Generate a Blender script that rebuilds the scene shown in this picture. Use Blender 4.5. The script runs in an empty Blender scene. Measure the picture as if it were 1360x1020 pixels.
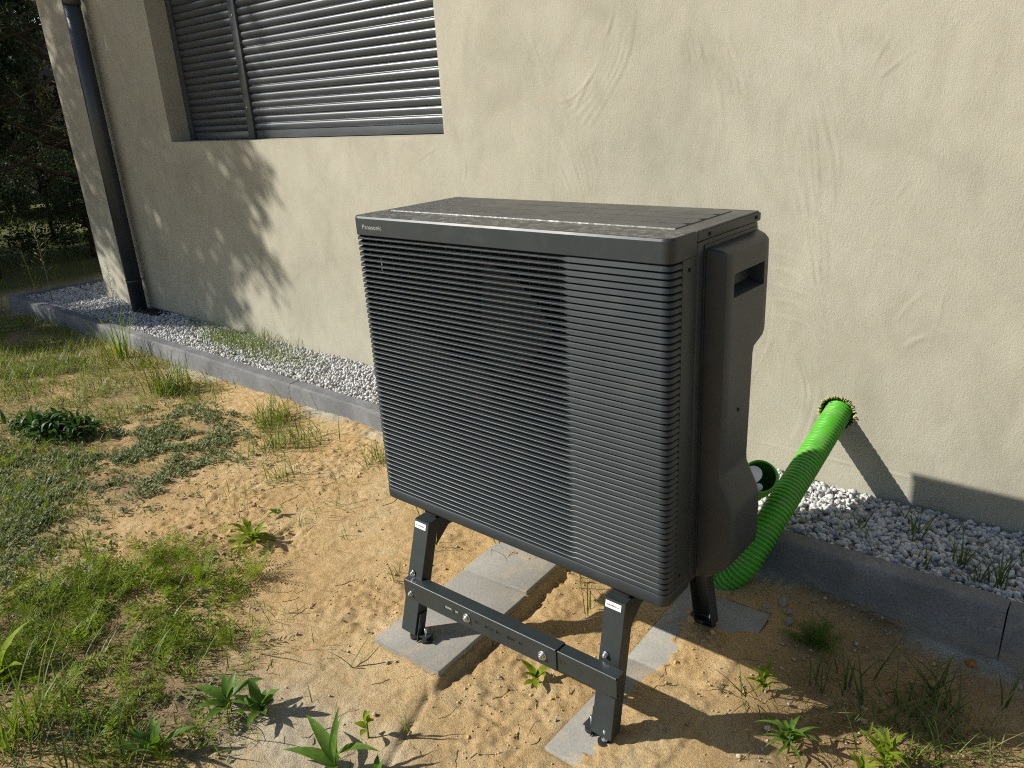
import bpy, bmesh, math, random
import numpy as np
from mathutils import Vector, Matrix, Euler

random.seed(7)
rng = np.random.default_rng(11)
SC = bpy.context.scene
COL = SC.collection

# ------------------------------------------------------------------ camera
cam = bpy.data.cameras.new('camera')
cam.sensor_width = 36.0
cam.lens = 1021.0 / 1360.0 * 36.0
cam.clip_start = 0.05
cam.clip_end = 500
camo = bpy.data.objects.new('camera', cam)
camo.location = (1.7181, -1.3275, 1.5506)
camo.rotation_euler = (1.2171, 0.0560, 0.7023)
COL.objects.link(camo)
SC.camera = camo

# ------------------------------------------------------------------ light
SUN_EL, SUN_AZ = math.radians(34.2), math.radians(40.3)      # travel direction, measured from +X
sdir = Vector((math.cos(SUN_EL) * math.cos(SUN_AZ), math.cos(SUN_EL) * math.sin(SUN_AZ), -math.sin(SUN_EL)))
world = bpy.data.worlds.new('World')
SC.world = world
world.use_nodes = True
wn = world.node_tree
sky = wn.nodes.new('ShaderNodeTexSky')
sky.sky_type = 'NISHITA'
sky.sun_disc = False
sky.sun_elevation = SUN_EL
sky.sun_rotation = math.atan2(-sdir.x, -sdir.y) % (2 * math.pi)
sky.air_density = 1.0
sky.dust_density = 0.6
wn.links.new(sky.outputs[0], wn.nodes['Background'].inputs[0])
wn.nodes['Background'].inputs[1].default_value = 0.072
sl = bpy.data.lights.new('sun', 'SUN')
sl.energy = 4.6
sl.angle = math.radians(0.53)
sl.color = (1.0, 0.955, 0.875)
so = bpy.data.objects.new('sun', sl)
so.rotation_euler = sdir.to_track_quat('-Z', 'Y').to_euler()
so.location = (-6, -5, 6)
COL.objects.link(so)
SC.view_settings.view_transform = 'Standard'
SC.view_settings.look = 'None'
SC.render.engine = 'CYCLES'
SC.cycles.filter_width = 1.1
SC.cycles.use_denoising = False
SC.cycles.use_adaptive_sampling = False
SC.cycles.caustics_reflective = False
SC.cycles.caustics_refractive = False
SC.cycles.sample_clamp_indirect = 4.0
SC.view_settings.exposure = 0.66
SC.view_settings.gamma = 1.0
SC.view_settings.use_curve_mapping = False

# ------------------------------------------------------------------ helpers
def tag(o, label=None, cat=None, group=None, kind=None):
    if label: o['label'] = label
    if cat: o['category'] = cat
    if group: o['group'] = group
    if kind: o['kind'] = kind
    return o

def empty(name, loc=(0, 0, 0), **k):
    o = bpy.data.objects.new(name, None)
    o.empty_display_size = 0.1
    o.location = loc
    COL.objects.link(o)
    return tag(o, **k)

def link(name, me, mat=None, parent=None, loc=None):
    """link a mesh whose vertices are in world coordinates (or round its own origin, put at loc)"""
    if mat is not None and not me.materials:
        me.materials.append(mat)
    o = bpy.data.objects.new(name, me)
    COL.objects.link(o)
    w = Vector(loc) if loc is not None else Vector((0, 0, 0))
    p = parent
    while p is not None:
        w = w - p.location
        p = p.parent
    o.parent = parent
    o.location = w
    return o

def np_mesh(name, V, F, smooth=False):
    """V (n,3); F (m,3|4) array or list of arrays"""
    V = np.ascontiguousarray(V, np.float32)
    if not isinstance(F, (list, tuple)):
        F = [F]
    F = [np.asarray(f, np.int32) for f in F if len(f)]
    me = bpy.data.meshes.new(name)
    me.vertices.add(len(V))
    me.vertices.foreach_set('co', V.ravel())
    tot = np.concatenate([np.full(len(f), f.shape[1], np.int32) for f in F])
    idx = np.concatenate([f.ravel() for f in F])
    me.loops.add(len(idx))
    me.loops.foreach_set('vertex_index', idx)
    me.polygons.add(len(tot))
    st = np.zeros(len(tot), np.int32)
    st[1:] = np.cumsum(tot)[:-1]
    me.polygons.foreach_set('loop_start', st)
    me.polygons.foreach_set('loop_total', tot)
    if smooth:
        me.polygons.foreach_set('use_smooth', np.ones(len(tot), bool))
    me.update(calc_edges=True)
    me.validate()
    return me

class Acc:
    def __init__(s):
        s.V = []; s.Q = []; s.T = []; s.n = 0
    def add(s, V, Q=None, T=None):
        V = np.asarray(V, float).reshape(-1, 3)
        if Q is not None and len(Q): s.Q.append(np.asarray(Q, int).reshape(-1, 4) + s.n)
        if T is not None and len(T): s.T.append(np.asarray(T, int).reshape(-1, 3) + s.n)
        s.V.append(V); s.n += len(V)
    def mesh(s, name, smooth=False):
        F = []
        if s.Q: F.append(np.concatenate(s.Q))
        if s.T: F.append(np.concatenate(s.T))
        return np_mesh(name, np.concatenate(s.V), F, smooth)

def bm_done(name, bm, smooth=True, angle=35):
    bmesh.ops.recalc_face_normals(bm, faces=bm.faces[:])
    for f in bm.faces: f.smooth = smooth
    if smooth:
        ca = math.radians(angle)
        for e in bm.edges:
            if len(e.link_faces) == 2 and e.calc_face_angle(0) > ca:
                e.smooth = False
    me = bpy.data.meshes.new(name)
    bm.to_mesh(me)
    bm.free()
    return me

def bm_box(bm, lo, hi, bev=0.0, seg=2):
    lo = Vector(lo); hi = Vector(hi)
    c = (lo + hi) / 2; d = hi - lo
    r = bmesh.ops.create_cube(bm, size=1.0, matrix=Matrix.Translation(c) @ Matrix.Diagonal((d.x, d.y, d.z, 1)))
    if bev > 0:
        vs = set(r['verts'])
        es = [e for e in bm.edges if e.verts[0] in vs and e.verts[1] in vs]
        bmesh.ops.bevel(bm, geom=es, offset=bev, segments=seg, affect='EDGES', profile=0.6)
    return r

def box(name, lo, hi, mat, parent=None, bev=0.002, seg=2, jit=0):
    bm = bmesh.new()
    bm_box(bm, lo, hi, bev, seg)
    return link(name, bm_done(name, bm, True), mat, parent)

def frame_of(t):
    t = t.normalized()
    u = Vector((0, 0, 1)) if abs(t.z) < 0.9 else Vector((1, 0, 0))
    a = t.cross(u).normalized()
    return a, t.cross(a).normalized()

def tube(path, radii, seg=16, cap=True, frame=None):
    """swept tube -> (V, Q, T), parallel-transported frame"""
    P = [Vector(p) for p in path]
    n = len(P)
    V = []; Q = []; T = []
    tprev = (P[1] - P[0]).normalized()
    a, b = frame_of(tprev)
    for i, p in enumerate(P):
        t = (P[min(i + 1, n - 1)] - P[max(i - 1, 0)])
        t = t.normalized() if t.length > 1e-9 else tprev
        q = tprev.rotation_difference(t)
        a = q @ a; b = q @ b; tprev = t
        r = radii[i] if hasattr(radii, '__len__') else radii
        for k in range(seg):
            th = 2 * math.pi * k / seg
            V.append(p + (a * math.cos(th) + b * math.sin(th)) * r)
    for i in range(n - 1):
        for k in range(seg):
            k2 = (k + 1) % seg
            Q.append((i * seg + k, i * seg + k2, (i + 1) * seg + k2, (i + 1) * seg + k))
    if cap:
        for i0, c in ((0, P[0]), ((n - 1) * seg, P[-1])):
            ci = len(V); V.append(c)
            for k in range(seg):
                k2 = (k + 1) % seg
                T.append((ci, i0 + k, i0 + k2) if i0 else (ci, i0 + k2, i0 + k))
    return np.array([tuple(v) for v in V]), np.array(Q), np.array(T).reshape(-1, 3)

def catmull(pts, n):
    P = np.array(pts, float)
    P = np.vstack([2 * P[0] - P[1], P, 2 * P[-1] - P[-2]])
    out = []
    m = len(P) - 3
    for s in np.linspace(0, m - 1e-6, n):
        i = int(s); t = s - i
        p0, p1, p2, p3 = P[i:i + 4]
        out.append(0.5 * ((2 * p1) + (-p0 + p2) * t + (2 * p0 - 5 * p1 + 4 * p2 - p3) * t * t + (-p0 + 3 * p1 - 3 * p2 + p3) * t ** 3))
    return np.array(out)

def vnoise(x, y, scale, seed=0):
    r = np.random.default_rng(seed)
    tab = r.random((257, 257))
    tab[256] = tab[0]; tab[:, 256] = tab[:, 0]
    X = np.asarray(x) / scale + 1000.37 * 0.5; Y = np.asarray(y) / scale + 777.1
    xi = np.floor(X).astype(int); yi = np.floor(Y).astype(int)
    fx = X - xi; fy = Y - yi
    fx = fx * fx * fx * (fx * (fx * 6 - 15) + 10); fy = fy * fy * fy * (fy * (fy * 6 - 15) + 10)
    xi %= 256; yi %= 256
    return (tab[xi, yi] * (1 - fx) * (1 - fy) + tab[xi + 1, yi] * fx * (1 - fy) + tab[xi, yi + 1] * (1 - fx) * fy + tab[xi + 1, yi + 1] * fx * fy) * 2 - 1

def fbm(x, y, scale, seed=0, octv=4, gain=0.5):
    s = 0; a = 1; t = 0
    c, sn = math.cos(0.6), math.sin(0.6)
    for i in range(octv):
        s = s + a * vnoise(x, y, scale, seed + i * 13); t += a
        a *= gain; scale *= 0.5
        x, y = x * c - y * sn, x * sn + y * c
    return s / t

def sstep(a, b, x):
    t = np.clip((x - a) / (b - a), 0, 1)
    return t * t * (3 - 2 * t)

def in_poly(x, y, poly):
    x = np.asarray(x); y = np.asarray(y)
    r = np.zeros(x.shape, bool)
    j = len(poly) - 1
    for i in range(len(poly)):
        xi, yi = poly[i]; xj, yj = poly[j]
        if yi != yj:
            r ^= ((yi > y) != (yj > y)) & (x < (xj - xi) * (y - yi) / (yj - yi) + xi)
        j = i
    return r

# ------------------------------------------------------------------ materials
class NT:
    def __init__(s, name):
        s.m = bpy.data.materials.new(name); s.m.use_nodes = True
        s.t = s.m.node_tree; s.N = s.t.nodes; s.L = s.t.links
        s.b = s.N['Principled BSDF']
        s.out = s.N['Material Output']
    def n(s, typ, **k):
        nd = s.N.new(typ)
        for a, v in k.items():
            if a.startswith('i_'):
                key = a[2:]
                key = int(key) if key.isdigit() else key.replace('_', ' ')
                nd.inputs[key].default_value = v
            else: setattr(nd, a, v)
        return nd
    def lk(s, a, b): s.L.new(a, b)
    def coord(s, kind='Object'):
        return s.n('ShaderNodeTexCoord').outputs[kind]
    def pos(s):
        return s.n('ShaderNodeNewGeometry').outputs['Position']
    def noise(s, vec, scale, detail=4, rough=0.55, dist=0.0):
        nd = s.n('ShaderNodeTexNoise', i_Scale=scale, i_Detail=detail, i_Roughness=rough, i_Distortion=dist)
        if vec is not None: s.lk(vec, nd.inputs['Vector'])
        return nd.outputs['Fac']
    def mapv(s, vec, scale=(1, 1, 1), rot=(0, 0, 0)):
        nd = s.n('ShaderNodeMapping')
        nd.inputs['Scale'].default_value = scale; nd.inputs['Rotation'].default_value = rot
        s.lk(vec, nd.inputs['Vector']); return nd.outputs[0]
    def ramp(s, fac, stops, interp='LINEAR'):
        nd = s.n('ShaderNodeValToRGB'); cr = nd.color_ramp; cr.interpolation = interp
        while len(cr.elements) < len(stops): cr.elements.new(0.5)
        for e, (p, c) in zip(cr.elements, stops):
            e.position = p
            e.color = (c, c, c, 1) if not hasattr(c, '__len__') else (*c, 1)
        s.lk(fac, nd.inputs[0]); return nd.outputs[0]
    def mix(s, fac, a, b, typ='MIX'):
        nd = s.n('ShaderNodeMix', data_type='RGBA', blend_type=typ)
        for i, v in ((0, fac), (6, a), (7, b)):
            if hasattr(v, 'is_linked') or hasattr(v, 'links'): s.lk(v, nd.inputs[i])
            elif hasattr(v, '__len__'): nd.inputs[i].default_value = (*v, 1)
            else: nd.inputs[i].default_value = v if i == 0 else (v, v, v, 1)
        return nd.outputs[2]
    def math(s, op, a, b=0.5):
        nd = s.n('ShaderNodeMath', operation=op)
        for sock, v in ((nd.inputs[0], a), (nd.inputs[1], b)):
            if hasattr(v, 'links'): s.lk(v, sock)
            else: sock.default_value = v
        return nd.outputs[0]
    def bump(s, h, strength=0.3, dist=0.01, prev=None):
        nd = s.n('ShaderNodeBump', i_Strength=strength, i_Distance=dist)
        s.lk(h, nd.inputs['Height'])
        if prev is not None: s.lk(prev, nd.inputs['Normal'])
        return nd.outputs[0]
    def base(s, c): 
        if hasattr(c, 'links'): s.lk(c, s.b.inputs['Base Color'])
        else: s.b.inputs['Base Color'].default_value = (*c, 1)
    def set(s, rough=None, spec=None, metal=None, normal=None):
        if rough is not None:
            if hasattr(rough, 'links'): s.lk(rough, s.b.inputs['Roughness'])
            else: s.b.inputs['Roughness'].default_value = rough
        if spec is not None: s.b.inputs['Specular IOR Level'].default_value = spec
        if metal is not None: s.b.inputs['Metallic'].default_value = metal
        if normal is not None: s.lk(normal, s.b.inputs['Normal'])
        return s.m

M = {}
def simple(name, col, rough=0.5, spec=0.5, metal=0.0, var=0.12, vscale=30, bump=0.0, bscale=300):
    t = NT(name); p = t.coord()
    n = t.noise(p, vscale, 5)
    lo = tuple(c * (1 - var) for c in col); hi = tuple(min(1, c * (1 + var)) for c in col)
    t.base(t.ramp(n, [(0.3, lo), (0.7, hi)]))
    nr = None
    if bump > 0:
        nr = t.bump(t.noise(p, bscale, 3), bump, 0.002)
    M[name] = t.set(rough, spec, metal, nr)
    return M[name]

def m_stucco():
    t = NT('stucco'); p = t.pos()
    big = t.noise(p, 1.9, 5, 0.6, 0.5)
    med = t.noise(t.mapv(p, (1, 1, 0.6), (0, 0.5, 0)), 5.5, 6, 0.62, 1.2)
    c = t.ramp(big, [(0.3, (0.340, 0.325, 0.256)), (0.5, (0.394, 0.375, 0.296)), (0.7, (0.422, 0.402, 0.326))])
    c2 = t.ramp(med, [(0.25, (0.84, 0.83, 0.81)), (0.5, (0.96, 0.96, 0.96)), (0.75, (1.04, 1.035, 1.02))])
    c = t.mix(1.0, c, c2, 'MULTIPLY')
    sw = t.noise(t.mapv(p, (1.0, 1, 3.0), (0, 0.7, 0)), 3.0, 3, 0.5, 2.0)
    c = t.mix(t.ramp(sw, [(0.52, 0.0), (0.66, 0.25)]), c, (0.38, 0.345, 0.265))
    grain = t.noise(p, 420, 2, 0.6)
    c = t.mix(t.ramp(grain, [(0.3, 0.16), (0.6, 0.0)]), c, (0.2, 0.18, 0.13))
    t.base(c)
    # dragged trowel grain: fine diagonal and near vertical lines that fade in and out
    g1 = t.noise(t.mapv(p, (190, 190, 60), (0, 0.85, 0)), 1.0, 2, 0.5)
    g2 = t.noise(t.mapv(p, (170, 170, 45), (0, 0.55, 0)), 1.0, 2, 0.5)
    mk = t.ramp(t.noise(p, 2.3, 2), [(0.42, 0.0), (0.58, 1.0)])
    g = t.math('ADD', t.math('MULTIPLY', g1, mk), t.math('MULTIPLY', g2, t.math('SUBTRACT', 1.0, mk)))
    n1 = t.bump(g, 0.30, 0.003)
    n2 = t.bump(t.noise(p, 26, 4, 0.6, 0.8), 0.08, 0.004, n1)
    n3 = t.bump(t.noise(p, 300, 3, 0.75), 0.7, 0.0028, n2)
    M['stucco'] = t.set(0.92, 0.2, 0, n3)

def m_sand():
    t = NT('sand'); p = t.pos()
    a = t.noise(p, 1.5, 5, 0.6)
    b = t.noise(p, 9, 6, 0.65, 0.4)
    f = t.noise(p, 90, 4, 0.7)
    g = t.noise(p, 520, 2, 0.7)
    c = t.ramp(a, [(0.33, (0.47, 0.31, 0.135)), (0.5, (0.57, 0.395, 0.19)), (0.68, (0.62, 0.475, 0.265))])
    c = t.mix(t.ramp(b, [(0.40, 0.55), (0.58, 0.0)]), c, (0.50, 0.32, 0.13))
    c = t.mix(t.ramp(b, [(0.60, 0.0), (0.74, 0.6)]), c, (0.60, 0.50, 0.32))
    c = t.mix(t.ramp(f, [(0.30, 0.45), (0.48, 0.0)]), c, (0.25, 0.15, 0.06))
    c = t.mix(t.ramp(g, [(0.28, 0.6), (0.42, 0.0)]), c, (0.20, 0.14, 0.07))
    h = t.noise(p, 210, 3, 0.8)
    c = t.mix(t.ramp(h, [(0.32, 0.55), (0.46, 0.0)]), c, (0.27, 0.18, 0.08))
    c = t.mix(t.ramp(h, [(0.56, 0.0), (0.70, 0.45)]), c, (0.62, 0.50, 0.31))
    c = t.mix(t.ramp(g, [(0.62, 0.0), (0.74, 0.5)]), c, (0.66, 0.58, 0.42))
    at = t.n('ShaderNodeAttribute', attribute_name='soil_shade')
    soil_shade = t.ramp(f, [(0.3, (0.16, 0.10, 0.05)), (0.7, (0.30, 0.215, 0.12))])  # dark earth between the weeds, also the painted shade on the right sand
    c = t.mix(at.outputs['Fac'], c, soil_shade)
    at2 = t.n('ShaderNodeAttribute', attribute_name='grey')
    c = t.mix(at2.outputs['Fac'], c, t.ramp(b, [(0.35, (0.42, 0.37, 0.27)), (0.65, (0.58, 0.53, 0.41))]))
    at3 = t.n('ShaderNodeAttribute', attribute_name='moss')
    c = t.mix(at3.outputs['Fac'], c, t.ramp(f, [(0.35, (0.055, 0.07, 0.022)), (0.65, (0.17, 0.17, 0.06))]))
    t.base(c)
    n1 = t.bump(f, 0.8, 0.010)
    n2 = t.bump(t.noise(p, 230, 4, 0.8), 1.0, 0.006, n1)
    M['sand'] = t.set(0.95, 0.15, 0, n2)

def m_unit():
    t = NT('anthracite_plastic'); p = t.pos()
    n = t.noise(p, 6, 5, 0.6)
    c = t.ramp(n, [(0.3, (0.020, 0.0265, 0.030)), (0.7, (0.025, 0.032, 0.036))])
    dust = t.noise(p, 480, 2, 0.8)
    c = t.mix(t.ramp(dust, [(0.74, 0.0), (0.80, 0.5)]), c, (0.3, 0.28, 0.23))
    sm = t.noise(p, 14, 4, 0.6, 1.0)
    c = t.mix(t.ramp(sm, [(0.52, 0.0), (0.75, 0.10)]), c, (0.12, 0.115, 0.095))
    t.base(c)
    nr = t.bump(t.noise(p, 700, 2), 0.12, 0.0006)
    M['unit'] = t.set(t.ramp(n, [(0.3, 0.40), (0.7, 0.48)]), 0.38, 0, nr)
    # dusty top: rain spots dried into blotches
    for nm, ka, kb in (('dusty', 0.70, 0.20), ('dusty_rib', 0.16, 0.26)):
        t = NT(nm); p = t.pos()
        n = t.noise(p, 5, 5, 0.6)
        c = t.ramp(n, [(0.3, (0.040, 0.042, 0.041)), (0.7, (0.055, 0.055, 0.051))])
        v = t.n('ShaderNodeTexVoronoi', i_Scale=58.0, feature='SMOOTH_F1')
        w = t.mapv(p, (1, 1, 1)); 
        t.lk(w, v.inputs['Vector'])
        bl = t.noise(p, 60, 3, 0.6, 1.5)
        k = t.math('MULTIPLY', t.ramp(v.outputs['Distance'], [(0.15, 1.0), (0.55, 0.0)]), t.ramp(bl, [(0.42, 0.0), (0.6, 1.0)]))
        c = t.mix(t.math('MULTIPLY', k, ka), c, (0.30, 0.285, 0.24))
        lg = t.noise(p, 12, 4, 0.6)
        c = t.mix(t.ramp(lg, [(0.40, 0.0), (0.70, kb)]), c, (0.17, 0.16, 0.13))
        t.base(c)
        M[nm] = t.set(t.ramp(bl, [(0.35, 0.38), (0.65, 0.62)]), 0.5, 0, t.bump(bl, 0.04, 0.0008))

def m_concrete(name, c0, c1, c2, stain=0.4, rough=0.85, dust=False):
    t = NT(name); p = t.pos()
    a = t.noise(p, 5, 6, 0.65, 0.4); b = t.noise(p, 120, 4, 0.7); d = t.noise(p, 600, 2, 0.7)
    c = t.ramp(a, [(0.3, c0), (0.5, c1), (0.72, c2)])
    c = t.mix(t.ramp(b, [(0.35, stain), (0.55, 0.0)]), c, tuple(x * 0.62 for x in c0))
    c = t.mix(t.ramp(d, [(0.62, 0.0), (0.72, 0.5)]), c, tuple(min(1, x * 1.5) for x in c2))
    c = t.mix(t.ramp(d, [(0.28, 0.5), (0.38, 0.0)]), c, tuple(x * 0.5 for x in c0))
    if dust:
        e = t.math('MULTIPLY', t.ramp(t.noise(p, 7, 6, 0.7, 0.6), [(0.52, 0.0), (0.70, 0.75)]), t.ramp(t.noise(p, 200, 3, 0.85), [(0.42, 0.0), (0.56, 1.0)]))
        c = t.mix(e, c, (0.50, 0.37, 0.20))
    t.base(c)
    n1 = t.bump(b, 0.35, 0.004); n2 = t.bump(d, 0.45, 0.0016, n1)
    M[name] = t.set(rough, 0.3, 0, n2)

def m_kerb():
    # soil splashed up the lower half of the edging stones
    t = M['kerb'].node_tree; m = M['kerb']
    N = t.nodes; L = t.links
    b = N['Principled BSDF']
    src = b.inputs['Base Color'].links[0].from_socket
    g = N.new('ShaderNodeNewGeometry'); sp = N.new('ShaderNodeSeparateXYZ'); L.new(g.outputs['Position'], sp.inputs[0])
    no = N.new('ShaderNodeTexNoise'); no.inputs['Scale'].default_value = 16; no.inputs['Detail'].default_value = 6
    ad = N.new('ShaderNodeMath'); ad.operation = 'MULTIPLY_ADD'; ad.inputs[1].default_value = -0.16
    L.new(no.outputs['Fac'], ad.inputs[0]); L.new(sp.outputs['Z'], ad.inputs[2])
    rp = N.new('ShaderNodeMapRange'); rp.inputs['From Min'].default_value = -0.11; rp.inputs['From Max'].default_value = -0.03
    rp.inputs['To Min'].default_value = 0.6; rp.inputs['To Max'].default_value = 0.0
    L.new(ad.outputs[0], rp.inputs['Value'])
    mx = N.new('ShaderNodeMix'); mx.data_type = 'RGBA'
    L.new(rp.outputs[0], mx.inputs[0]); L.new(src, mx.inputs[6]); mx.inputs[7].default_value = (0.30, 0.235, 0.15, 1)
    L.new(mx.outputs[2], b.inputs['Base Color'])

def m_stone():
    t = NT('white_stone')
    g = t.n('ShaderNodeNewGeometry')
    r = g.outputs['Random Per Island']
    c = t.ramp(r, [(0.0, (0.33, 0.33, 0.34)), (0.25, (0.48, 0.475, 0.46)), (0.6, (0.60, 0.59, 0.57)), (0.93, (0.68, 0.67, 0.64)), (0.97, (0.42, 0.33, 0.23)), (1.0, (0.24, 0.24, 0.24))])
    n = t.noise(g.outputs['Position'], 160, 5, 0.75)
    c = t.mix(t.ramp(n, [(0.34, 0.6), (0.54, 0.0)]), c, (0.17, 0.175, 0.19))
    dn = t.noise(g.outputs['Position'], 7, 5, 0.7)
    c = t.mix(t.ramp(dn, [(0.52, 0.0), (0.70, 0.38)]), c, (0.32, 0.28, 0.21))
    t.base(c)
    M['stone'] = t.set(0.8, 0.3, 0, t.bump(n, 0.5, 0.004))

def m_leaf(name, cols, trans=0.35, rough=0.5, spec=0.35):
    t = NT(name)
    g = t.n('ShaderNodeNewGeometry')
    c = t.ramp(g.outputs['Random Per Island'], [(i / max(1, len(cols) - 1), k) for i, k in enumerate(cols)])
    n = t.noise(g.outputs['Position'], 60, 3)
    c = t.mix(1.0, c, t.ramp(n, [(0.3, (0.72, 0.72, 0.72)), (0.7, (1.2, 1.2, 1.1))]), 'MULTIPLY')
    t.base(c)
    t.set(rough, spec)
    tr = t.n('ShaderNodeBsdfTranslucent')
    t.lk(t.mix(1.0, c, (1.5, 1.6, 0.8), 'MULTIPLY'), tr.inputs['Color'])
    mx = t.n('ShaderNodeMixShader', i_0=trans)
    t.lk(t.b.outputs[0], mx.inputs[1]); t.lk(tr.outputs[0], mx.inputs[2])
    t.lk(mx.outputs[0], t.out.inputs['Surface'])
    M[name] = t.m

def m_shutter():
    t = NT('shutter_grey'); p = t.pos()
    n = t.noise(t.mapv(p, (1, 1, 8)), 4, 4)
    t.base(t.ramp(n, [(0.3, (0.055, 0.062, 0.070)), (0.7, (0.075, 0.083, 0.092))]))
    M['shutter'] = t.set(0.31, 0.6, 0.25, t.bump(t.noise(p, 40, 3), 0.06, 0.002))

def m_duct():
    t = NT('green_plastic'); p = t.pos()
    n = t.noise(p, 20, 4)
    c = t.ramp(n, [(0.3, (0.062, 0.31, 0.018)), (0.7, (0.085, 0.38, 0.024))])
    d = t.noise(p, 300, 3, 0.7)
    c = t.mix(t.ramp(d, [(0.6, 0.0), (0.75, 0.3)]), c, (0.3, 0.28, 0.18))
    e = t.noise(p, 13, 5, 0.7, 0.5)
    c = t.mix(t.ramp(e, [(0.50, 0.0), (0.66, 0.42)]), c, (0.26, 0.27, 0.14))
    t.base(c)
    M['duct'] = t.set(t.ramp(e, [(0.4, 0.36), (0.65, 0.7)]), 0.45)

m_stucco(); m_sand(); m_unit(); m_stone(); m_shutter(); m_duct()
m_concrete('kerb', (0.115, 0.117, 0.120), (0.158, 0.160, 0.162), (0.228, 0.229, 0.228), 0.6)
m_concrete('slab', (0.225, 0.215, 0.185), (0.265, 0.255, 0.225), (0.31, 0.30, 0.265), 0.35, 0.85, True)
m_kerb()
simple('void_black', (0.004, 0.004, 0.005), 0.7, 0.2)
simple('fan_black', (0.012, 0.013, 0.014), 0.5, 0.4)
simple('steel', (0.020, 0.027, 0.028), 0.42, 0.5, 0.0, 0.15, 20, 0.1, 500)
simple('zinc', (0.55, 0.56, 0.57), 0.32, 0.5, 0.9)
simple('rubber', (0.018, 0.018, 0.018), 0.7, 0.3)
simple('sticker', (0.80, 0.81, 0.80), 0.45, 0.4, 0, 0.02)
simple('ink', (0.12, 0.12, 0.12), 0.6, 0.2)
simple('logo_grey', (0.30, 0.31, 0.31), 0.35, 0.5, 0, 0.02)
simple('foam', (0.42, 0.37, 0.17), 0.9, 0.1, 0, 0.6, 220, 0.8, 260)
simple('white_pipe', (0.72, 0.73, 0.74), 0.6, 0.3, 0, 0.1, 80)
simple('pipe_grey', (0.028, 0.034, 0.042), 0.38, 0.5, 0.0, 0.2, 6)
simple('pebble', (0.36, 0.30, 0.22), 0.9, 0.2, 0, 0.4, 40, 0.5, 200)
simple('crumb', (0.46, 0.32, 0.155), 0.95, 0.1, 0, 0.3, 60)
simple('orange_stone', (0.35, 0.12, 0.03), 0.8, 0.3, 0, 0.4, 60, 0.5, 200)
simple('bark', (0.055, 0.040, 0.028), 0.95, 0.1, 0, 0.5, 25, 0.8, 60)
simple('dry', (0.30, 0.22, 0.11), 0.9, 0.1, 0, 0.5, 20)
simple('soffit', (0.30, 0.28, 0.24), 0.9, 0.1)
simple('cream_wall', (0.40, 0.33, 0.24), 0.9, 0.1)
simple('tile_red', (0.035, 0.022, 0.02), 0.8, 0.2)
m_leaf('grass', [(0.075, 0.125, 0.014), (0.13, 0.18, 0.02), (0.11, 0.165, 0.018), (0.18, 0.21, 0.03), (0.26, 0.25, 0.08)], 0.35)
m_leaf('grass_dry', [(0.24, 0.19, 0.08), (0.16, 0.16, 0.05), (0.30, 0.25, 0.13), (0.10, 0.13, 0.03)], 0.3)
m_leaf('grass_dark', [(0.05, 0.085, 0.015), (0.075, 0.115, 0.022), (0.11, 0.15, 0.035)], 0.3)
m_leaf('weed_bright', [(0.13, 0.195, 0.014), (0.17, 0.23, 0.02), (0.22, 0.265, 0.03)], 0.4, 0.6, 0.12)
m_leaf('weed_mid', [(0.06, 0.12, 0.016), (0.08, 0.15, 0.02), (0.10, 0.17, 0.025)], 0.3, 0.5, 0.25)
m_leaf('weed_dark', [(0.025, 0.062, 0.012), (0.038, 0.085, 0.016), (0.055, 0.105, 0.02)], 0.25, 0.5, 0.25)
m_leaf('mat_grey', [(0.15, 0.18, 0.085), (0.19, 0.215, 0.11), (0.24, 0.26, 0.15), (0.10, 0.135, 0.055)], 0.2, 0.7, 0.2)
m_leaf('needles', [(0.018, 0.030, 0.010), (0.028, 0.045, 0.014), (0.04, 0.055, 0.02)], 0.15, 0.6, 0.2)
m_leaf('leaf_grey', [(0.07, 0.09, 0.05), (0.10, 0.125, 0.075), (0.14, 0.16, 0.10)], 0.25, 0.6, 0.2)
m_leaf('leaf_red', [(0.06, 0.012, 0.016), (0.09, 0.018, 0.022), (0.04, 0.012, 0.014)], 0.3, 0.5, 0.3)
m_leaf('leaf_dark', [(0.02, 0.035, 0.010), (0.03, 0.05, 0.014), (0.045, 0.065, 0.02)], 0.25, 0.5, 0.3)

# ================================================================== GROUND
YW = 1.40            # plane of the house wall
YK0, YK1 = 0.875, 0.955   # edging stones
ZK = 0.14

def gbase(x, y):
    b = np.interp(x, [-8, -3, -0.2, 0.35, 0.8, 1.2, 1.7, 2.4], [0.0, 0.01, 0.018, 0.006, -0.012, -0.035, -0.055, -0.06])
    return b

SLABS = [  # x centre, y centre, half width, half length, rotation, top z
    (0.200, 0.040, 0.133, 0.215, math.radians(3.6), 0.034),
    (0.163, 0.470, 0.133, 0.208, math.radians(4.6), 0.036),
    (0.870, 0.037, 0.140, 0.206, math.radians(0.6), 0.000),
    (0.848, 0.456, 0.140, 0.206, math.radians(3.4), 0.000),
]
def slab_local(x, y, s):
    c, sn = math.cos(s[4]), math.sin(s[4])
    dx, dy = x - s[0], y - s[1]
    return dx * c + dy * sn, -dx * sn + dy * c

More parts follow.
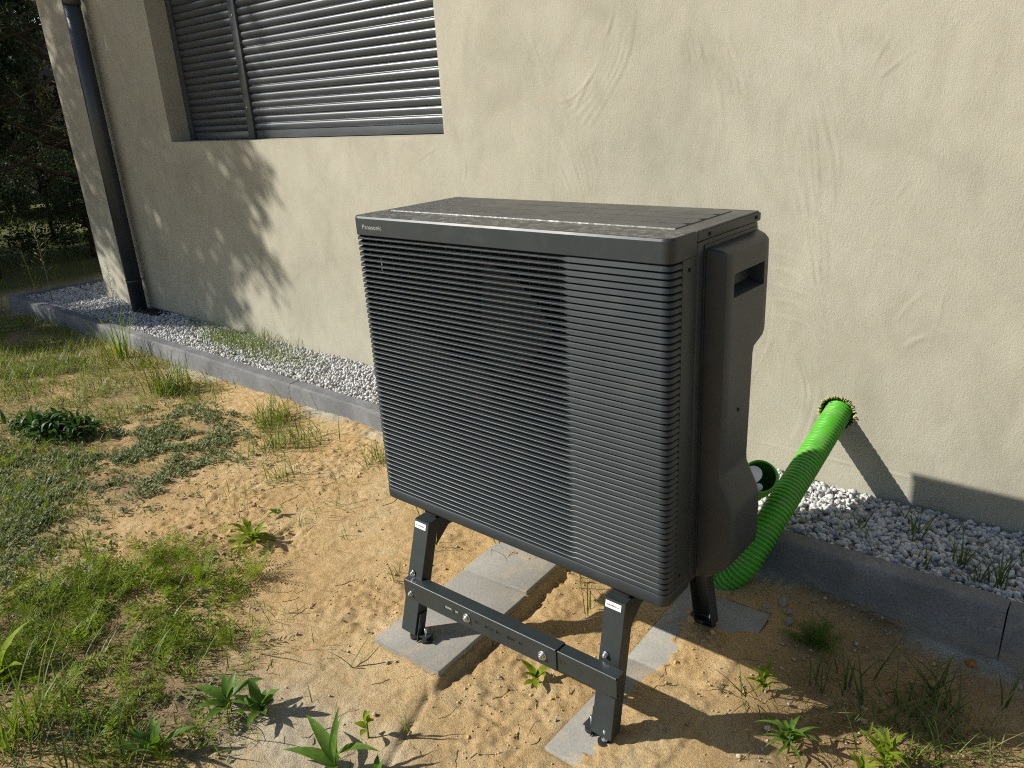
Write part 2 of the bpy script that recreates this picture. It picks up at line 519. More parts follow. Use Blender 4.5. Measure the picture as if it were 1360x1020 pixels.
def gz(x, y, detail=True):
    x = np.asarray(x, float); y = np.asarray(y, float)
    z = gbase(x, y)
    near = sstep(-5.0, -2.0, x) * (1 - sstep(2.2, 3.0, x)) * sstep(-4, -2, y)
    z = z + 0.022 * fbm(x, y, 0.9, 3, 3) * near
    # raised sand against the edging, washed hollow between the slabs, small bank in front
    z = z + (0.030 + 0.026 * (1 - sstep(-1.2, 0.2, x))) * sstep(0.62, 0.875, y) * (0.6 + 0.6 * vnoise(x, y * 0 + 1.0, 0.45, 91)) * near
    tr = np.exp(-((x - 0.515) / 0.14) ** 2) * sstep(-0.42, -0.15, y) * (1 - sstep(0.5, 0.8, y))
    z = z - 0.010 * tr
    # rim along the near edge of a rut that runs on from the left slab
    d = (y + 0.18) * 0.42 + (x - 0.33) * 0.9 + 0.02 * vnoise(x, y, 0.12, 57)
    rut = np.exp(-(d / 0.009) ** 2) * sstep(-0.62, -0.5, y) * (1 - sstep(-0.2, -0.17, y))
    z = z - 0.008 * rut + 0.004 * np.exp(-((d + 0.035) / 0.03) ** 2) * sstep(-0.62, -0.5, y) * (1 - sstep(-0.2, -0.17, y))
    if detail:
        rough = sstep(-0.15, 0.35, fbm(x, y, 0.35, 21, 3))
        z = z + near * (0.007 * fbm(x, y, 0.16, 5, 3) + (0.0025 + 0.0045 * rough) * fbm(x, y, 0.045, 8, 3)
                        + (0.0022 + 0.0036 * rough) * vnoise(x, y, 0.019, 31))
        # pits
        z = z - near * 0.006 * sstep(0.55, 0.8, vnoise(x, y, 0.07, 44)) * rough
    # keep the slabs clear or bury them in patches
    for i, s in enumerate(SLABS):
        u, v = slab_local(x, y, s)
        du = np.abs(u) - s[2]; dv = np.abs(v) - s[3]
        out = np.maximum(du, dv)
        ins = 1 - sstep(-0.012, 0.022, out)
        nb = fbm(x, y, 0.16, 60 + i, 4)
        if i == 0:
            cov = -0.75 + 0 * x
        elif i == 1:
            cov = -0.42 + 0.2 * sstep(-0.02, 0.06, u)
        elif i == 2:
            cov = -0.60 + 1.3 * sstep(-0.11, 0.01, u) + 0.55 * sstep(-0.05, 0.10, v)
        else:
            cov = -0.55 + 1.2 * sstep(-0.11, 0.0, u) * (1 - sstep(0.02, 0.12, v)) + 0.6 * sstep(0.06, 0.12, u)
        top = s[5] + np.clip(0.013 * (nb + cov), -0.012, 0.012) + 0.0042 * vnoise(x, y, 0.018, 77)
        low = np.where(top > s[5], top, s[5] - 0.014)
        z = z * (1 - ins) + low * ins
        # sand heaped round the slab rim, right row; open edge on the right of the left row
        ring = np.exp(-(np.maximum(out, 0) / 0.05) ** 2) * (out > 0)
        if i < 2:
            side = sstep(-0.01, 0.03, du)  * (u > 0)
            z = np.where(out > 0, z - 0.013 * ring * side, z)
            z = np.where((out > 0), z * (1 - 0.7 * ring * (1 - side)) + (s[5] - 0.010) * 0.7 * ring * (1 - side), z)
        else:
            wide = np.exp(-(np.maximum(out, 0) / 0.13) ** 2) * (u > -s[2] - 0.01)
            z = np.where(out > 0, z * (1 - 0.6 * ring) + (s[5] - 0.006) * 0.6 * ring, z)
            z = np.where((out > 0) & (u > 0), z * (1 - wide) + np.maximum(z, s[5] + 0.003 + 0.006 * nb) * wide, z)
    # under the gravel and the house
    z = np.where(y > YK0 + 0.01, np.minimum(z, 0.05) * 0 + np.where((x > -6.26), 0.045, 0.0), z)
    return z

POLY = {
'grass_dense': [(-1.22, -0.8), (-1.07, -0.58), (-0.78, -0.43), (-0.22, -0.46), (0.05, -0.6), (0.04, -0.79), (-0.34, -1.08), (-0.5, -1.5), (-1.4, -1.5)],
'mat': [(-2.26, -0.48), (-2.45, -0.21), (-2.28, -0.1), (-2.58, 0.36), (-2.31, 0.53), (-1.87, 0.5), (-1.56, 0.28), (-1.6, 0.11), (-1.41, -0.11), (-1.46, -0.22), (-1.71, -0.19), (-1.72, -0.32), (-1.5, -0.44), (-1.35, -0.61), (-1.38, -0.75)],
'upper': [(-8.5, 0.0), (-6.9, 0.75), (-5.18, 0.86), (-3.71, 0.84), (-3.31, 0.75), (-3.6, 0.58), (-3.71, 0.33), (-4.02, -0.18), (-5.5, -1.5)],
'mid': [(-4.82, -0.3), (-3.48, 0.83), (-2.44, 0.8), (-2.26, 0.5), (-2.52, 0.33), (-2.45, -0.21), (-2.76, -0.52)],
'yarrow': [(-1.2, -0.5), (-0.91, -0.17), (-0.52, -0.3), (-0.22, -0.5), (-0.4, -0.63), (-0.88, -0.61)],
'left': [(-3.47, -0.41), (-2.24, -0.07), (-1.5, -0.44), (-0.88, -0.61), (-1.35, -0.95)],
'sparse': [(-2.19, 0.42), (-1.0, 0.75), (-0.55, 0.36), (-0.57, 0.08), (0.28, -0.55), (0.14, -0.65), (-0.26, -0.4), (-0.99, -0.22)],
'rshade': [(1.09, 0.28), (1.06, 0.79), (1.25, 0.86), (1.62, 0.84), (1.67, 0.48), (1.18, 0.08)],
}
def soft_poly(x, y, poly, r=0.10, seed=0):
    """1 inside a polygon, 0 outside, with a ragged edge"""
    x = x + r * fbm(x, y, 0.3, 140 + seed, 3); y = y + r * fbm(x, y, 0.3, 170 + seed, 3)
    acc = 0
    for dx, dy in ((0, 0), (r * .5, 0), (-r * .5, 0), (0, r * .5), (0, -r * .5)):
        acc = acc + in_poly(x + dx, y + dy, poly)
    return acc / 5.0

gxs = np.concatenate([[-90, -60, -40, -28, -20], np.arange(-15, -7, 0.5), np.arange(-7, -3.4, 0.05), np.arange(-3.4, -1.6, 0.014),
                      np.arange(-1.6, 2.0, 0.0072), np.arange(2.0, 3.0, 0.06), [3.5, 5, 8, 14, 25, 50, 90]])
gys = np.concatenate([[-90, -50, -25, -12, -7, -5, -4], np.arange(-3.2, -1.5, 0.10), np.arange(-1.5, 0.885, 0.0072),
                      [0.90, 0.93, 1.2, 1.6, 2, 3, 4, 6, 8, 12, 18, 30, 50, 90]])
GX, GY = np.meshgrid(gxs, gys, indexing='ij')
GZ = gz(GX, GY)
nx, ny = GX.shape
ii = (np.arange(nx - 1)[:, None] * ny + np.arange(ny - 1)[None, :]).ravel()
gq = np.stack([ii, ii + ny, ii + ny + 1, ii + 1], 1)
gme = np_mesh('ground', np.stack([GX.ravel(), GY.ravel(), GZ.ravel()], 1), gq, True)
def set_attr(me, name, v):
    a = me.attributes.new(name, 'FLOAT', 'POINT')
    a.data.foreach_set('value', np.ascontiguousarray(v.ravel(), np.float32))
soil_shade = np.maximum(1.05 * soft_poly(GX, GY, POLY['grass_dense'], 0.14, 1), 0.6 * soft_poly(GX, GY, POLY['left'], 0.2, 2))
soil_shade = np.maximum(soil_shade, 0.55 * soft_poly(GX, GY, POLY['yarrow'], 0.16, 3))
soil_shade = np.maximum(soil_shade, 0.75 * soft_poly(GX, GY, POLY['upper'], 0.2, 4))
soil_shade = np.maximum(soil_shade, 0.35 * soft_poly(GX, GY, POLY['mid'], 0.3, 5))
soil_shade = np.maximum(soil_shade, 0.7 * soft_poly(GX, GY, POLY['mat'], 0.1, 6))
soil_shade = np.maximum(soil_shade, 0.75 * sstep(0.95, 1.15, GX) * sstep(0.0, 0.25, GY) * (GY < 0.86))  # shade of the unit painted into the sand colour at right
soil_shade = np.clip(soil_shade * (0.65 + 0.7 * fbm(GX, GY, 0.22, 33, 3)), 0, 1)
soil_shade = np.where((GX < -7) , 0.8, soil_shade)
set_attr(gme, 'soil_shade', soil_shade)
grey = np.maximum(np.exp(-((GY - 0.85) / 0.05) ** 2) * sstep(-0.2, 0.3, fbm(GX, GY, 0.3, 35, 2)), 0.8 * np.exp(-(((GX - 0.22) / 0.35) ** 2 + ((GY + 0.55) / 0.16) ** 2)))
set_attr(gme, 'grey', np.clip(grey, 0, 1))
moss = 0.8 * soft_poly(GX, GY, POLY['upper'], 0.2, 4) * sstep(-0.3, 0.3, fbm(GX, GY, 0.4, 36, 3)) + 0.45 * soft_poly(GX, GY, POLY['mid'], 0.3, 5) * sstep(-0.1, 0.4, fbm(GX, GY, 0.25, 37, 3))
moss = np.where(GX < -7.2, 0.9, moss)
set_attr(gme, 'moss', np.clip(moss, 0, 1))
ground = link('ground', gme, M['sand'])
tag(ground, 'bare ochre sand with patches of weeds in front of the house', kind='structure')

# slabs -------------------------------------------------------------
slab_txt = ['grey concrete slab under the left front leg of the stand', 'grey concrete slab behind the left front slab, half under the unit',
            'concrete slab under the right front leg, partly buried in sand', 'concrete slab behind the right front leg, shaded by the unit']
for s, lab in zip(SLABS, slab_txt):
    bm = bmesh.new()
    bm_box(bm, (-s[2], -s[3] + 0.0015, -0.055), (s[2], s[3] - 0.0015, 0), 0.004, 2)
    for v in bm.verts:
        v.co += Vector((random.uniform(-1, 1), random.uniform(-1, 1), random.uniform(-1, 1))) * 0.0012
    o = link('paving_slab', bm_done('paving_slab', bm), M['slab'], None, (s[0], s[1], s[5]))
    o.rotation_euler.z = s[4]
    tag(o, lab, 'paving slab', 'concrete slabs carrying the stand')

# edging stones ---------------------------------------------------------------
edging = tag(empty('garden_edging', (-1.0, 0.91, 0.0)), 'long row of grey concrete edging stones between sand and white gravel', 'edging')
def edge_stone(x0, x1, y0, y1, along='x'):
    """upright kerb stone with a chamfered front edge and slightly uneven faces"""
    bm = bmesh.new()
    g = 0.002
    L = (x1 - x0) if along == 'x' else (y1 - y0)
    n = max(2, int(L / 0.06))
    prof = [(0.0, -0.20), (0.0, ZK - 0.016), (0.004, ZK - 0.006), (0.012, ZK), (0.074, ZK), (0.08, ZK - 0.006), (0.08, -0.20)]
    rows = []
    for i in range(n + 1):
        t = g + (L - 2 * g) * i / n
        row = []
        for k, (a, z) in enumerate(prof):
            j = 0.0012
            da = random.uniform(-j, j); dz = random.uniform(-j, j)
            if i in (0, n): a2 = a + (0.003 if a < 0.04 else -0.003)
            else: a2 = a
            if along == 'x': row.append(bm.verts.new((x0 + t, y0 + a2 + da, z + dz)))
            else: row.append(bm.verts.new((x0 + a2 + da, y0 + t, z + dz)))
        rows.append(row)
    for i in range(n):
        for k in range(len(prof) - 1):
            bm.faces.new((rows[i][k], rows[i + 1][k], rows[i + 1][k + 1], rows[i][k + 1]))
    bm.faces.new(rows[0]); bm.faces.new(rows[-1])
    return link('edging_stone', bm_done('edging_stone', bm, True, 25), M['kerb'], edging)
ks = [-6.30, -5.85, -4.70, -3.559, -3.044, -1.884, -0.737, 0.410, 1.557, 2.70, 3.85]
for a, b in zip(ks[:-1], ks[1:]):
    edge_stone(a, b, YK0, YK1)
for a in (0.955, 2.1, 3.25, 4.4):
    edge_stone(-6.30, -6.22, a, a + 1.143, 'y')

# ================================================================== HOUSE
house = tag(empty('house', (-1.5, YW, 0.0)), 'house with greenish beige trowelled render wall and closed grey shutters', 'house')
HX0, HX1, HZ1 = -5.42, 4.5, 3.1
WX0, WX1, WZ0, WZ1 = -3.695, -1.026, 1.410, 2.75
DEP = 0.165
STROKES = [[(0.7, 1.65), (0.74, 1.59), (0.76, 1.55)], [(0.68, 1.62), (0.71, 1.58)], [(0.65, 1.48), (0.68, 1.38), (0.7, 1.27), (0.72, 1.17), (0.73, 1.09)], [(0.68, 1.48), (0.71, 1.39), (0.73, 1.27), (0.75, 1.17), (0.76, 1.09)], [(0.7, 1.5), (0.73, 1.4), (0.75, 1.28), (0.77, 1.13), (0.78, 1.09)], [(0.72, 1.53), (0.76, 1.42), (0.8, 1.28), (0.82, 1.13)], [(0.75, 1.52), (0.79, 1.42), (0.82, 1.32), (0.83, 1.2)], [(0.62, 1.41), (0.65, 1.32), (0.66, 1.27)], [(0.67, 1.22), (0.69, 1.15), (0.7, 1.09)], [(0.65, 1.4), (0.68, 1.3), (0.7, 1.2)], [(0.4, 1.73), (0.44, 1.65), (0.48, 1.54)], [(0.4, 1.68), (0.43, 1.6), (0.46, 1.52)], [(0.77, 1.73), (0.79, 1.67), (0.81, 1.61)], [(0.95, 1.68), (0.91, 1.61), (0.89, 1.54)], [(1.02, 1.63), (0.97, 1.59), (0.92, 1.55)], [(1.04, 1.24), (1.02, 1.2), (1.0, 1.17)], [(1.24, 1.58), (1.2, 1.61), (1.15, 1.64)], [(0.02, 1.81), (-0.01, 1.67), (-0.09, 1.55), (-0.19, 1.42)], [(-0.0, 1.77), (-0.04, 1.66), (-0.12, 1.55), (-0.22, 1.44)], [(-0.03, 1.78), (-0.07, 1.66), (-0.15, 1.55), (-0.26, 1.46)], [(-0.06, 1.74), (-0.1, 1.65), (-0.19, 1.55), (-0.28, 1.49)], [(-0.08, 1.76), (-0.13, 1.64), (-0.22, 1.55), (-0.32, 1.51)], [(-0.11, 1.72), (-0.16, 1.63), (-0.26, 1.55), (-0.35, 1.53)], [(-0.16, 1.65), (-0.23, 1.54), (-0.26, 1.5)], [(-0.49, 1.85), (-0.42, 1.68), (-0.32, 1.56), (-0.21, 1.4)], [(-0.58, 1.86), (-0.5, 1.78), (-0.45, 1.7)], [(-0.33, 1.39), (-0.28, 1.3), (-0.24, 1.2), (-0.23, 1.14)], [(-0.32, 1.37), (-0.25, 1.29), (-0.22, 1.2), (-0.22, 1.14)], [(-0.26, 1.36), (-0.22, 1.28), (-0.2, 1.2), (-0.2, 1.14)], [(-0.24, 1.39), (-0.18, 1.26), (-0.18, 1.2), (-0.19, 1.14)], [(-0.18, 1.37), (-0.15, 1.25), (-0.16, 1.2), (-0.18, 1.14)], [(-0.36, 1.3), (-0.31, 1.21), (-0.28, 1.14)], [(0.22, 1.71), (0.23, 1.68), (0.25, 1.64)], [(0.24, 1.71), (0.25, 1.68), (0.26, 1.64)], [(0.25, 1.7), (0.26, 1.67), (0.27, 1.64)], [(0.27, 1.7), (0.28, 1.67), (0.29, 1.64)], [(0.29, 1.7), (0.3, 1.67), (0.3, 1.64)], [(0.3, 1.69), (0.31, 1.67), (0.32, 1.64)], [(0.29, 1.72), (0.31, 1.67), (0.33, 1.62)], [(0.36, 1.61), (0.39, 1.5), (0.4, 1.4)], [(0.4, 1.73), (0.46, 1.62), (0.49, 1.51)], [(0.43, 1.71), (0.48, 1.62), (0.5, 1.55)], [(0.37, 1.69), (0.41, 1.6), (0.43, 1.53)], [(-0.06, 1.87), (-0.08, 1.8), (-0.11, 1.74)], [(0.04, 1.85), (0.02, 1.74), (-0.0, 1.67)], [(0.72, 1.12), (0.74, 1.02), (0.76, 0.94), (0.78, 0.84)], [(0.74, 1.12), (0.76, 1.03), (0.78, 0.94), (0.8, 0.84)], [(0.76, 1.12), (0.78, 1.03), (0.79, 0.94), (0.81, 0.84)], [(0.78, 1.12), (0.8, 1.03), (0.81, 0.94), (0.82, 0.84)], [(0.6, 0.98), (0.68, 0.97), (0.74, 0.93), (0.78, 0.87), (0.82, 0.8)], [(0.61, 0.92), (0.68, 0.91), (0.74, 0.88), (0.79, 0.82), (0.82, 0.77)], [(0.61, 0.86), (0.68, 0.85), (0.75, 0.83), (0.79, 0.78), (0.83, 0.74)], [(0.62, 0.8), (0.69, 0.8), (0.75, 0.78), (0.8, 0.73), (0.83, 0.71)], [(0.62, 0.74), (0.69, 0.74), (0.76, 0.72), (0.8, 0.68), (0.83, 0.68)], [(0.68, 0.64), (0.74, 0.56), (0.77, 0.46), (0.76, 0.33), (0.72, 0.22)], [(0.71, 0.64), (0.76, 0.56), (0.79, 0.46), (0.77, 0.33), (0.74, 0.23)], [(0.73, 0.63), (0.78, 0.56), (0.8, 0.46), (0.78, 0.34), (0.76, 0.24)], [(0.76, 0.62), (0.79, 0.56), (0.82, 0.47), (0.8, 0.34), (0.78, 0.24)], [(0.78, 0.62), (0.81, 0.57), (0.83, 0.47), (0.81, 0.34), (0.8, 0.24)], [(1.05, 0.77), (1.09, 0.84), (1.13, 0.89)], [(1.08, 0.68), (1.12, 0.72), (1.16, 0.74)], [(0.99, 1.01), (1.06, 0.99), (1.12, 0.94)], [(1.19, 0.89), (1.18, 0.79), (1.16, 0.68)], [(-2.36, 1.25), (-2.28, 1.1), (-2.28, 0.81)], [(-2.01, 1.32), (-1.89, 1.19), (-1.88, 0.89)], [(-2.8, 1.2), (-2.75, 1.0), (-2.71, 0.85)], [(-1.9, 1.24), (-2.04, 1.21)], [(-1.07, 1.36), (-1.22, 1.29), (-1.16, 1.2)], [(-0.99, 1.37), (-0.9, 1.27), (-0.95, 1.15)]]
wxs = np.concatenate([np.arange(HX0, -3.70, 0.03), [WX0], np.arange(-3.68, -2.5, 0.02), np.arange(-2.5, -1.04, 0.0075), [WX1], np.arange(-1.02, 1.75, 0.0056), np.arange(1.8, 3, 0.1), [3.5, HX1]])
wzs = np.concatenate([[-0.25, -0.05, 0.05], np.arange(0.08, 1.405, 0.0056), [WZ0], np.arange(1.416, 2.0, 0.0056), np.arange(2.0, 2.7, 0.03), [WZ1, 2.9, HZ1]])
def spaced(a, g):
    a = np.sort(a); keep = [a[0]]
    for v in a[1:]:
        if v - keep[-1] > g: keep.append(v)
    return np.array(keep)
for fixed in (WX0, WX1): wxs = wxs[(np.abs(wxs - fixed) > 0.004) | (wxs == fixed)]
wxs = spaced(wxs, 0.0035); wzs = spaced(wzs, 0.0035)
WXg, WZg = np.meshgrid(wxs, wzs, indexing='ij')
Wy = 0.0035 * fbm(WXg, WZg, 0.55, 70, 4) + 0.0004 * fbm(WXg * 1.6, WZg * 0.7, 0.06, 71, 3)
def add_stroke(pts, amp=0.0014, w=0.0075):
    global Wy
    P = catmull([(a, 0, b) for a, b in pts], max(8, 6 * len(pts)))[:, [0, 2]]
    lo = P.min(0) - 0.05; hi = P.max(0) + 0.05
    i0, i1 = np.searchsorted(wxs, [lo[0], hi[0]]); j0, j1 = np.searchsorted(wzs, [lo[1], hi[1]])
    if i1 <= i0 or j1 <= j0: return
    X = WXg[i0:i1, j0:j1]; Z = WZg[i0:i1, j0:j1]
    best = np.full(X.shape, 9.0); bt = np.zeros(X.shape); bs = np.zeros(X.shape)
    n = len(P) - 1
    for k in range(n):
        a, b = P[k], P[k + 1]; d = b - a; l2 = d @ d + 1e-12
        t = np.clip(((X - a[0]) * d[0] + (Z - a[1]) * d[1]) / l2, 0, 1)
        ex = X - a[0] - t * d[0]; ez = Z - a[1] - t * d[1]
        q = np.hypot(ex, ez); m = q < best
        best = np.where(m, q, best); bt = np.where(m, (k + t) / n, bt)
        bs = np.where(m, np.sign(d[0] * ez - d[1] * ex), bs)
    s = best * bs
    taper = np.sqrt(np.clip(4 * bt * (1 - bt), 0, 1)) * (0.75 + 0.5 * vnoise(X, Z, 0.06, 99))
    prof = np.exp(-(s / w) ** 2) - 0.45 * np.exp(-((s - 1.7 * w) / (1.2 * w)) ** 2)
    Wy[i0:i1, j0:j1] -= amp * taper * prof
for st in STROKES:
    if st[0][0] < -1.2: continue
    add_stroke(st, random.uniform(0.0009, 0.0015), random.uniform(0.006, 0.010))
add_stroke([(0.3, 0.222), (0.8, 0.215), (1.2, 0.219), (1.6, 0.214)], 0.0016, 0.005)
# further fans of strokes so the surface is worked all over
for f in range(46):
    cx = random.uniform(-2.4, 1.6); cz = random.uniform(0.2, 1.95)
    a0 = random.choice([random.uniform(-0.4, 0.5), random.uniform(0.5, 1.1)]); L = random.uniform(0.12, 0.4); cv = random.uniform(-0.9, 0.9)
    for k in range(random.randint(1, 4)):
        ox = cx + 0.028 * k * math.cos(a0); oz = cz + 0.028 * k * math.sin(a0) + random.uniform(-.03, .03)
        pts = []
        for t in (0, 0.33, 0.66, 1):
            an = a0 + cv * (t - 0.5) + math.pi / 2
            pts.append((ox + L * (t - .5) * math.cos(an), oz + L * (t - .5) * math.sin(an)))
        add_stroke(pts, random.uniform(0.0002, 0.0006), random.uniform(0.007, 0.013))
edge = np.minimum(np.minimum(np.abs(WXg - WX0) + 9 * ((WZg < WZ0) | (WZg > WZ1)), np.abs(WXg - WX1) + 9 * ((WZg < WZ0) | (WZg > WZ1))), np.abs(WZg - WZ0) + 9 * ((WXg < WX0) | (WXg > WX1)))
Wy *= sstep(0.0, 0.02, edge)
nx, nz = WXg.shape
ii = np.arange(nx - 1)[:, None] * nz + np.arange(nz - 1)[None, :]
mx = (WXg[:-1, :-1] + WXg[1:, 1:]) / 2; mz = (WZg[:-1, :-1] + WZg[1:, 1:]) / 2
HOLE = Vector((0.893, YW, 0.405)); HR = 0.063
keep = ~((mx > WX0) & (mx < WX1) & (mz > WZ0) & (mz < WZ1)) & ~(np.hypot(mx - HOLE.x, mz - HOLE.z) < HR)
ii = ii[keep]
wq = np.stack([ii, ii + nz, ii + nz + 1, ii + 1], 1)
facade = link('facade_wall', np_mesh('facade_wall', np.stack([WXg.ravel(), YW + Wy.ravel(), WZg.ravel()], 1), wq, True), M['stucco'], house)

acc = Acc()   # reveals, side wall and top
def quadstrip(a, b, c, d, n=1):
    acc.add([a, b, c, d], [(0, 1, 2, 3)])
D2 = YW + DEP + 0.10
quadstrip((WX0, YW, WZ0), (WX0, YW, WZ1), (WX0, D2, WZ1), (WX0, D2, WZ0))
quadstrip((WX1, YW, WZ1), (WX1, YW, WZ0), (WX1, D2, WZ0), (WX1, D2, WZ1))
quadstrip((WX0, YW, WZ0), (WX0, D2, WZ0 + 0.0), (WX1, D2, WZ0 + 0.0), (WX1, YW, WZ0))
quadstrip((WX0, YW, WZ1), (WX1, YW, WZ1), (WX1, D2, WZ1), (WX0, D2, WZ1))
link('window_reveal', acc.mesh('window_reveal'), M['stucco'], house)
acc = Acc()
quadstrip((HX0, YW, -0.25), (HX0, YW, HZ1), (HX0, 9.0, HZ1), (HX0, 9.0, -0.25))
link('side_wall', acc.mesh('side_wall'), M['stucco'], house)
box('roof', (HX0 - 0.02, YW - 0.03, HZ1), (HX1, 9.0, HZ1 + 0.12), M['soffit'], house, 0.004)
# small chips where the render broke at the duct hole and below the window
# core hole lined with dark, ring of foam round it
V, Q, T = tube([(HOLE.x, YW + 0.002, HOLE.z), (HOLE.x, YW + 0.25, HOLE.z)], 0.068, 28, False)
a = Acc(); a.add(V, Q)
link('wall_hole', a.mesh('wall_hole', True), M['void_black'], house)
a = Acc()
for k in range(90):
    if random.random() < 0.22 or (0.55 < (k / 90) < 0.95 and random.random() < 0.6): continue
    th0 = 2 * math.pi * k / 90; th1 = 2 * math.pi * (k + random.uniform(0.3, 0.75)) / 90
    r0 = 0.0595 + random.uniform(-.004, .003); r1 = 0.0685 + random.uniform(-.004, .005)
    yy = YW - random.uniform(0.0015, 0.005)
    vs = []
    for th in (th0, th1):
        for r in (r0, r1):
            for y in (yy, YW + 0.03):
                vs.append((HOLE.x + r * math.cos(th), y, HOLE.z + r * math.sin(th)))
    a.add(vs, [(0, 2, 6, 4), (0, 1, 3, 2), (4, 6, 7, 5), (0, 4, 5, 1), (2, 3, 7, 6)])
link('foam_ring', a.mesh('foam_ring'), M['foam'], house)

# roller shutters ------------------------------------------------------------
YS = YW + DEP
def shutter(x0, x1, post):
    root = empty('roller_shutter', ((x0 + x1) / 2, YS, WZ0))
    root.parent = house; root.location = root.location - house.location
    # end slat
    bm = bmesh.new()
    bm_box(bm, (x0, YS - 0.012, WZ0 + 0.004), (x1, YS + 0.008, WZ0 + 0.050), 0.003)
    link('end_slat', bm_done('end_slat', bm), M['shutter'], root)
    # one curved slat, shared
    prof = []
    P = 0.0445
    for i in range(15):
        t = i / 14
        f_ = 0.22 + 0.78 * math.sin(0.5 * math.pi * min(1, t / 0.58)) if t < 0.58 else math.sqrt(max(0.0, 1 - ((t - 0.58) / 0.425) ** 2))
        prof.append((-0.0130 * f_, t * 0.0405))
    prof += [(0.0005, 0.0408), (0.0005, P + 0.001)]
    vs = []; qs = []
    n = len(prof)
    hw = (x1 - x0) / 2
    xs_ = [-hw, hw]
    for xx in xs_:
        for (yy, zz) in prof: vs.append((xx, yy, zz))
    for k in range(n - 1): qs.append((k, n + k, n + k + 1, k + 1))
    me = np_mesh('shutter_slat', vs, [np.array(qs)], True)
    me.materials.append(M['shutter'])
    z = WZ0 + 0.052
    while z < WZ1:
        o = link('shutter_slat', me, None, root, ((x0 + x1) / 2, YS, z))
        o.rotation_euler.x = random.uniform(-0.05, 0.05)
        z += P
    return root
# guide rails
SX = (-3.64, -2.945, -2.875, -1.03)
shutter(SX[0] + 0.004, SX[1] - 0.002, True)
shutter(SX[2] + 0.004, SX[3] + 0.03, True)
for a0, a1 in ((WX0 + 0.001, SX[0]), (SX[1], SX[2])):
    g = box('guide_rail', (a0, YS - 0.024, WZ0 + 0.002), (a1, YS + 0.012, WZ1), M['shutter'], house, 0.003)
    for zz in (2.13, 1.6):
        if a0 > -3:
            V, Q, T = tube([((a0 + a1) / 2, YS - 0.0265, zz), ((a0 + a1) / 2, YS - 0.024, zz)], 0.006, 10)
            a = Acc(); a.add(V, Q, T)
            link('rail_screw', a.mesh('rail_screw'), M['zinc'], g)
box('dark_backing', (WX0 + 0.002, YS + 0.025, WZ0 + 0.002), (WX1 - 0.002, YS + 0.03, WZ1), M['void_black'], house, 0)

# downpipe ----------------------------------------------------------------------
dp = tag(empty('downpipe', (-4.60, 1.31, 0.1)), 'dark grey round downpipe running down the shaded end of the wall', 'downpipe')
def cyl(name, p0, p1, r, mat, parent, seg=24, smooth=True, rings=1):
    V, Q, T = tube([Vector(p0).lerp(Vector(p1), i / rings) for i in range(rings + 1)], r, seg)
    a = Acc(); a.add(V, Q, T)
    me = a.mesh(name)
    me.polygons.foreach_set('use_smooth', np.array([len(p.vertices) == 4 for p in me.polygons], bool))
    return link(name, me, mat, parent)
cyl('pipe', (-4.60, 1.31, 0.03), (-4.566, 1.31, HZ1), 0.057, M['pipe_grey'], dp, 32)
cyl('socket_collar', (-4.5675, 1.31, 2.36), (-4.566, 1.31, 2.41), 0.0605, M['pipe_grey'], dp, 32)
cyl('socket_collar', (-4.5665, 1.31, 2.43), (-4.566, 1.31, 2.6), 0.0605, M['pipe_grey'], dp, 32)
for zz in (0.36, 2.9):
    cyl('pipe_clip', (-4.597, 1.31, zz - 0.012), (-4.597, 1.31, zz + 0.012), 0.0595, M['pipe_grey'], dp, 32)
    cyl('clip_pin', (-4.60, 1.36, zz), (-4.60, 1.402, zz), 0.006, M['zinc'], dp, 10)
gl = tag(empty('drain_gully', (-4.40, 1.34, 0.10)), 'black plastic drain gully in the gravel at the foot of the downpipe', 'drain')
box('gully_frame', (-4.52, 1.27, 0.09), (-4.22, 1.385, 0.128), M['rubber'], gl, 0.004)
for k in range(5):
    box('gully_bar', (-4.50 + 0.055 * k, 1.28, 0.128), (-4.475 + 0.055 * k, 1.375, 0.134), M['rubber'], gl, 0.001)

# ================================================================== HEAT PUMP
UW, UD = 0.98, 0.413
UZ0, UZ1 = 0.42, 1.280
hp = tag(empty('heat_pump', (UW / 2, UD / 2, UZ0)), 'anthracite outdoor heat pump unit with louvred front on a steel stand', 'heat pump')
RC = 0.024
def upath(inset=0.0, y_end=0.107, nseg=6, y_start=None):
    """plan outline of the front cover: left flank, rounded corners, front, right flank"""
    r = RC - inset
    pts = []
    y_start = y_end if y_start is None else y_start
    pts.append((inset, y_start))
    for i in range(nseg + 1):
        a = math.pi + (math.pi / 2) * i / nseg
        pts.append((RC + r * math.cos(a), RC + r * math.sin(a)))
    for i in range(nseg + 1):
        a = 1.5 * math.pi + (math.pi / 2) * i / nseg
        pts.append((UW - RC + r * math.cos(a), RC + r * math.sin(a)))
    pts.append((UW - inset, y_end))
    return pts

def sweep_band(profile, y_end=0.107, close=False):
    """profile: list of (inset, z) bottom -> top"""
    bm = bmesh.new()
    rows = [[bm.verts.new((x, y, z)) for x, y in upath(i, y_end)] for i, z in profile]
    for a, b in zip(rows[:-1], rows[1:]):
        for k in range(len(a) - 1):
            bm.faces.new((a[k], a[k + 1], b[k + 1], b[k]))
    if close:
        bm.faces.new(rows[-1])
    return bm

# casing behind the cover
bm = bmesh.new()
bm_box(bm, (0.004, 0.108, UZ0 + 0.012), (UW - 0.004, UD, 1.256), 0.006, 2)
link('casing', bm_done('casing', bm), M['unit'], hp)
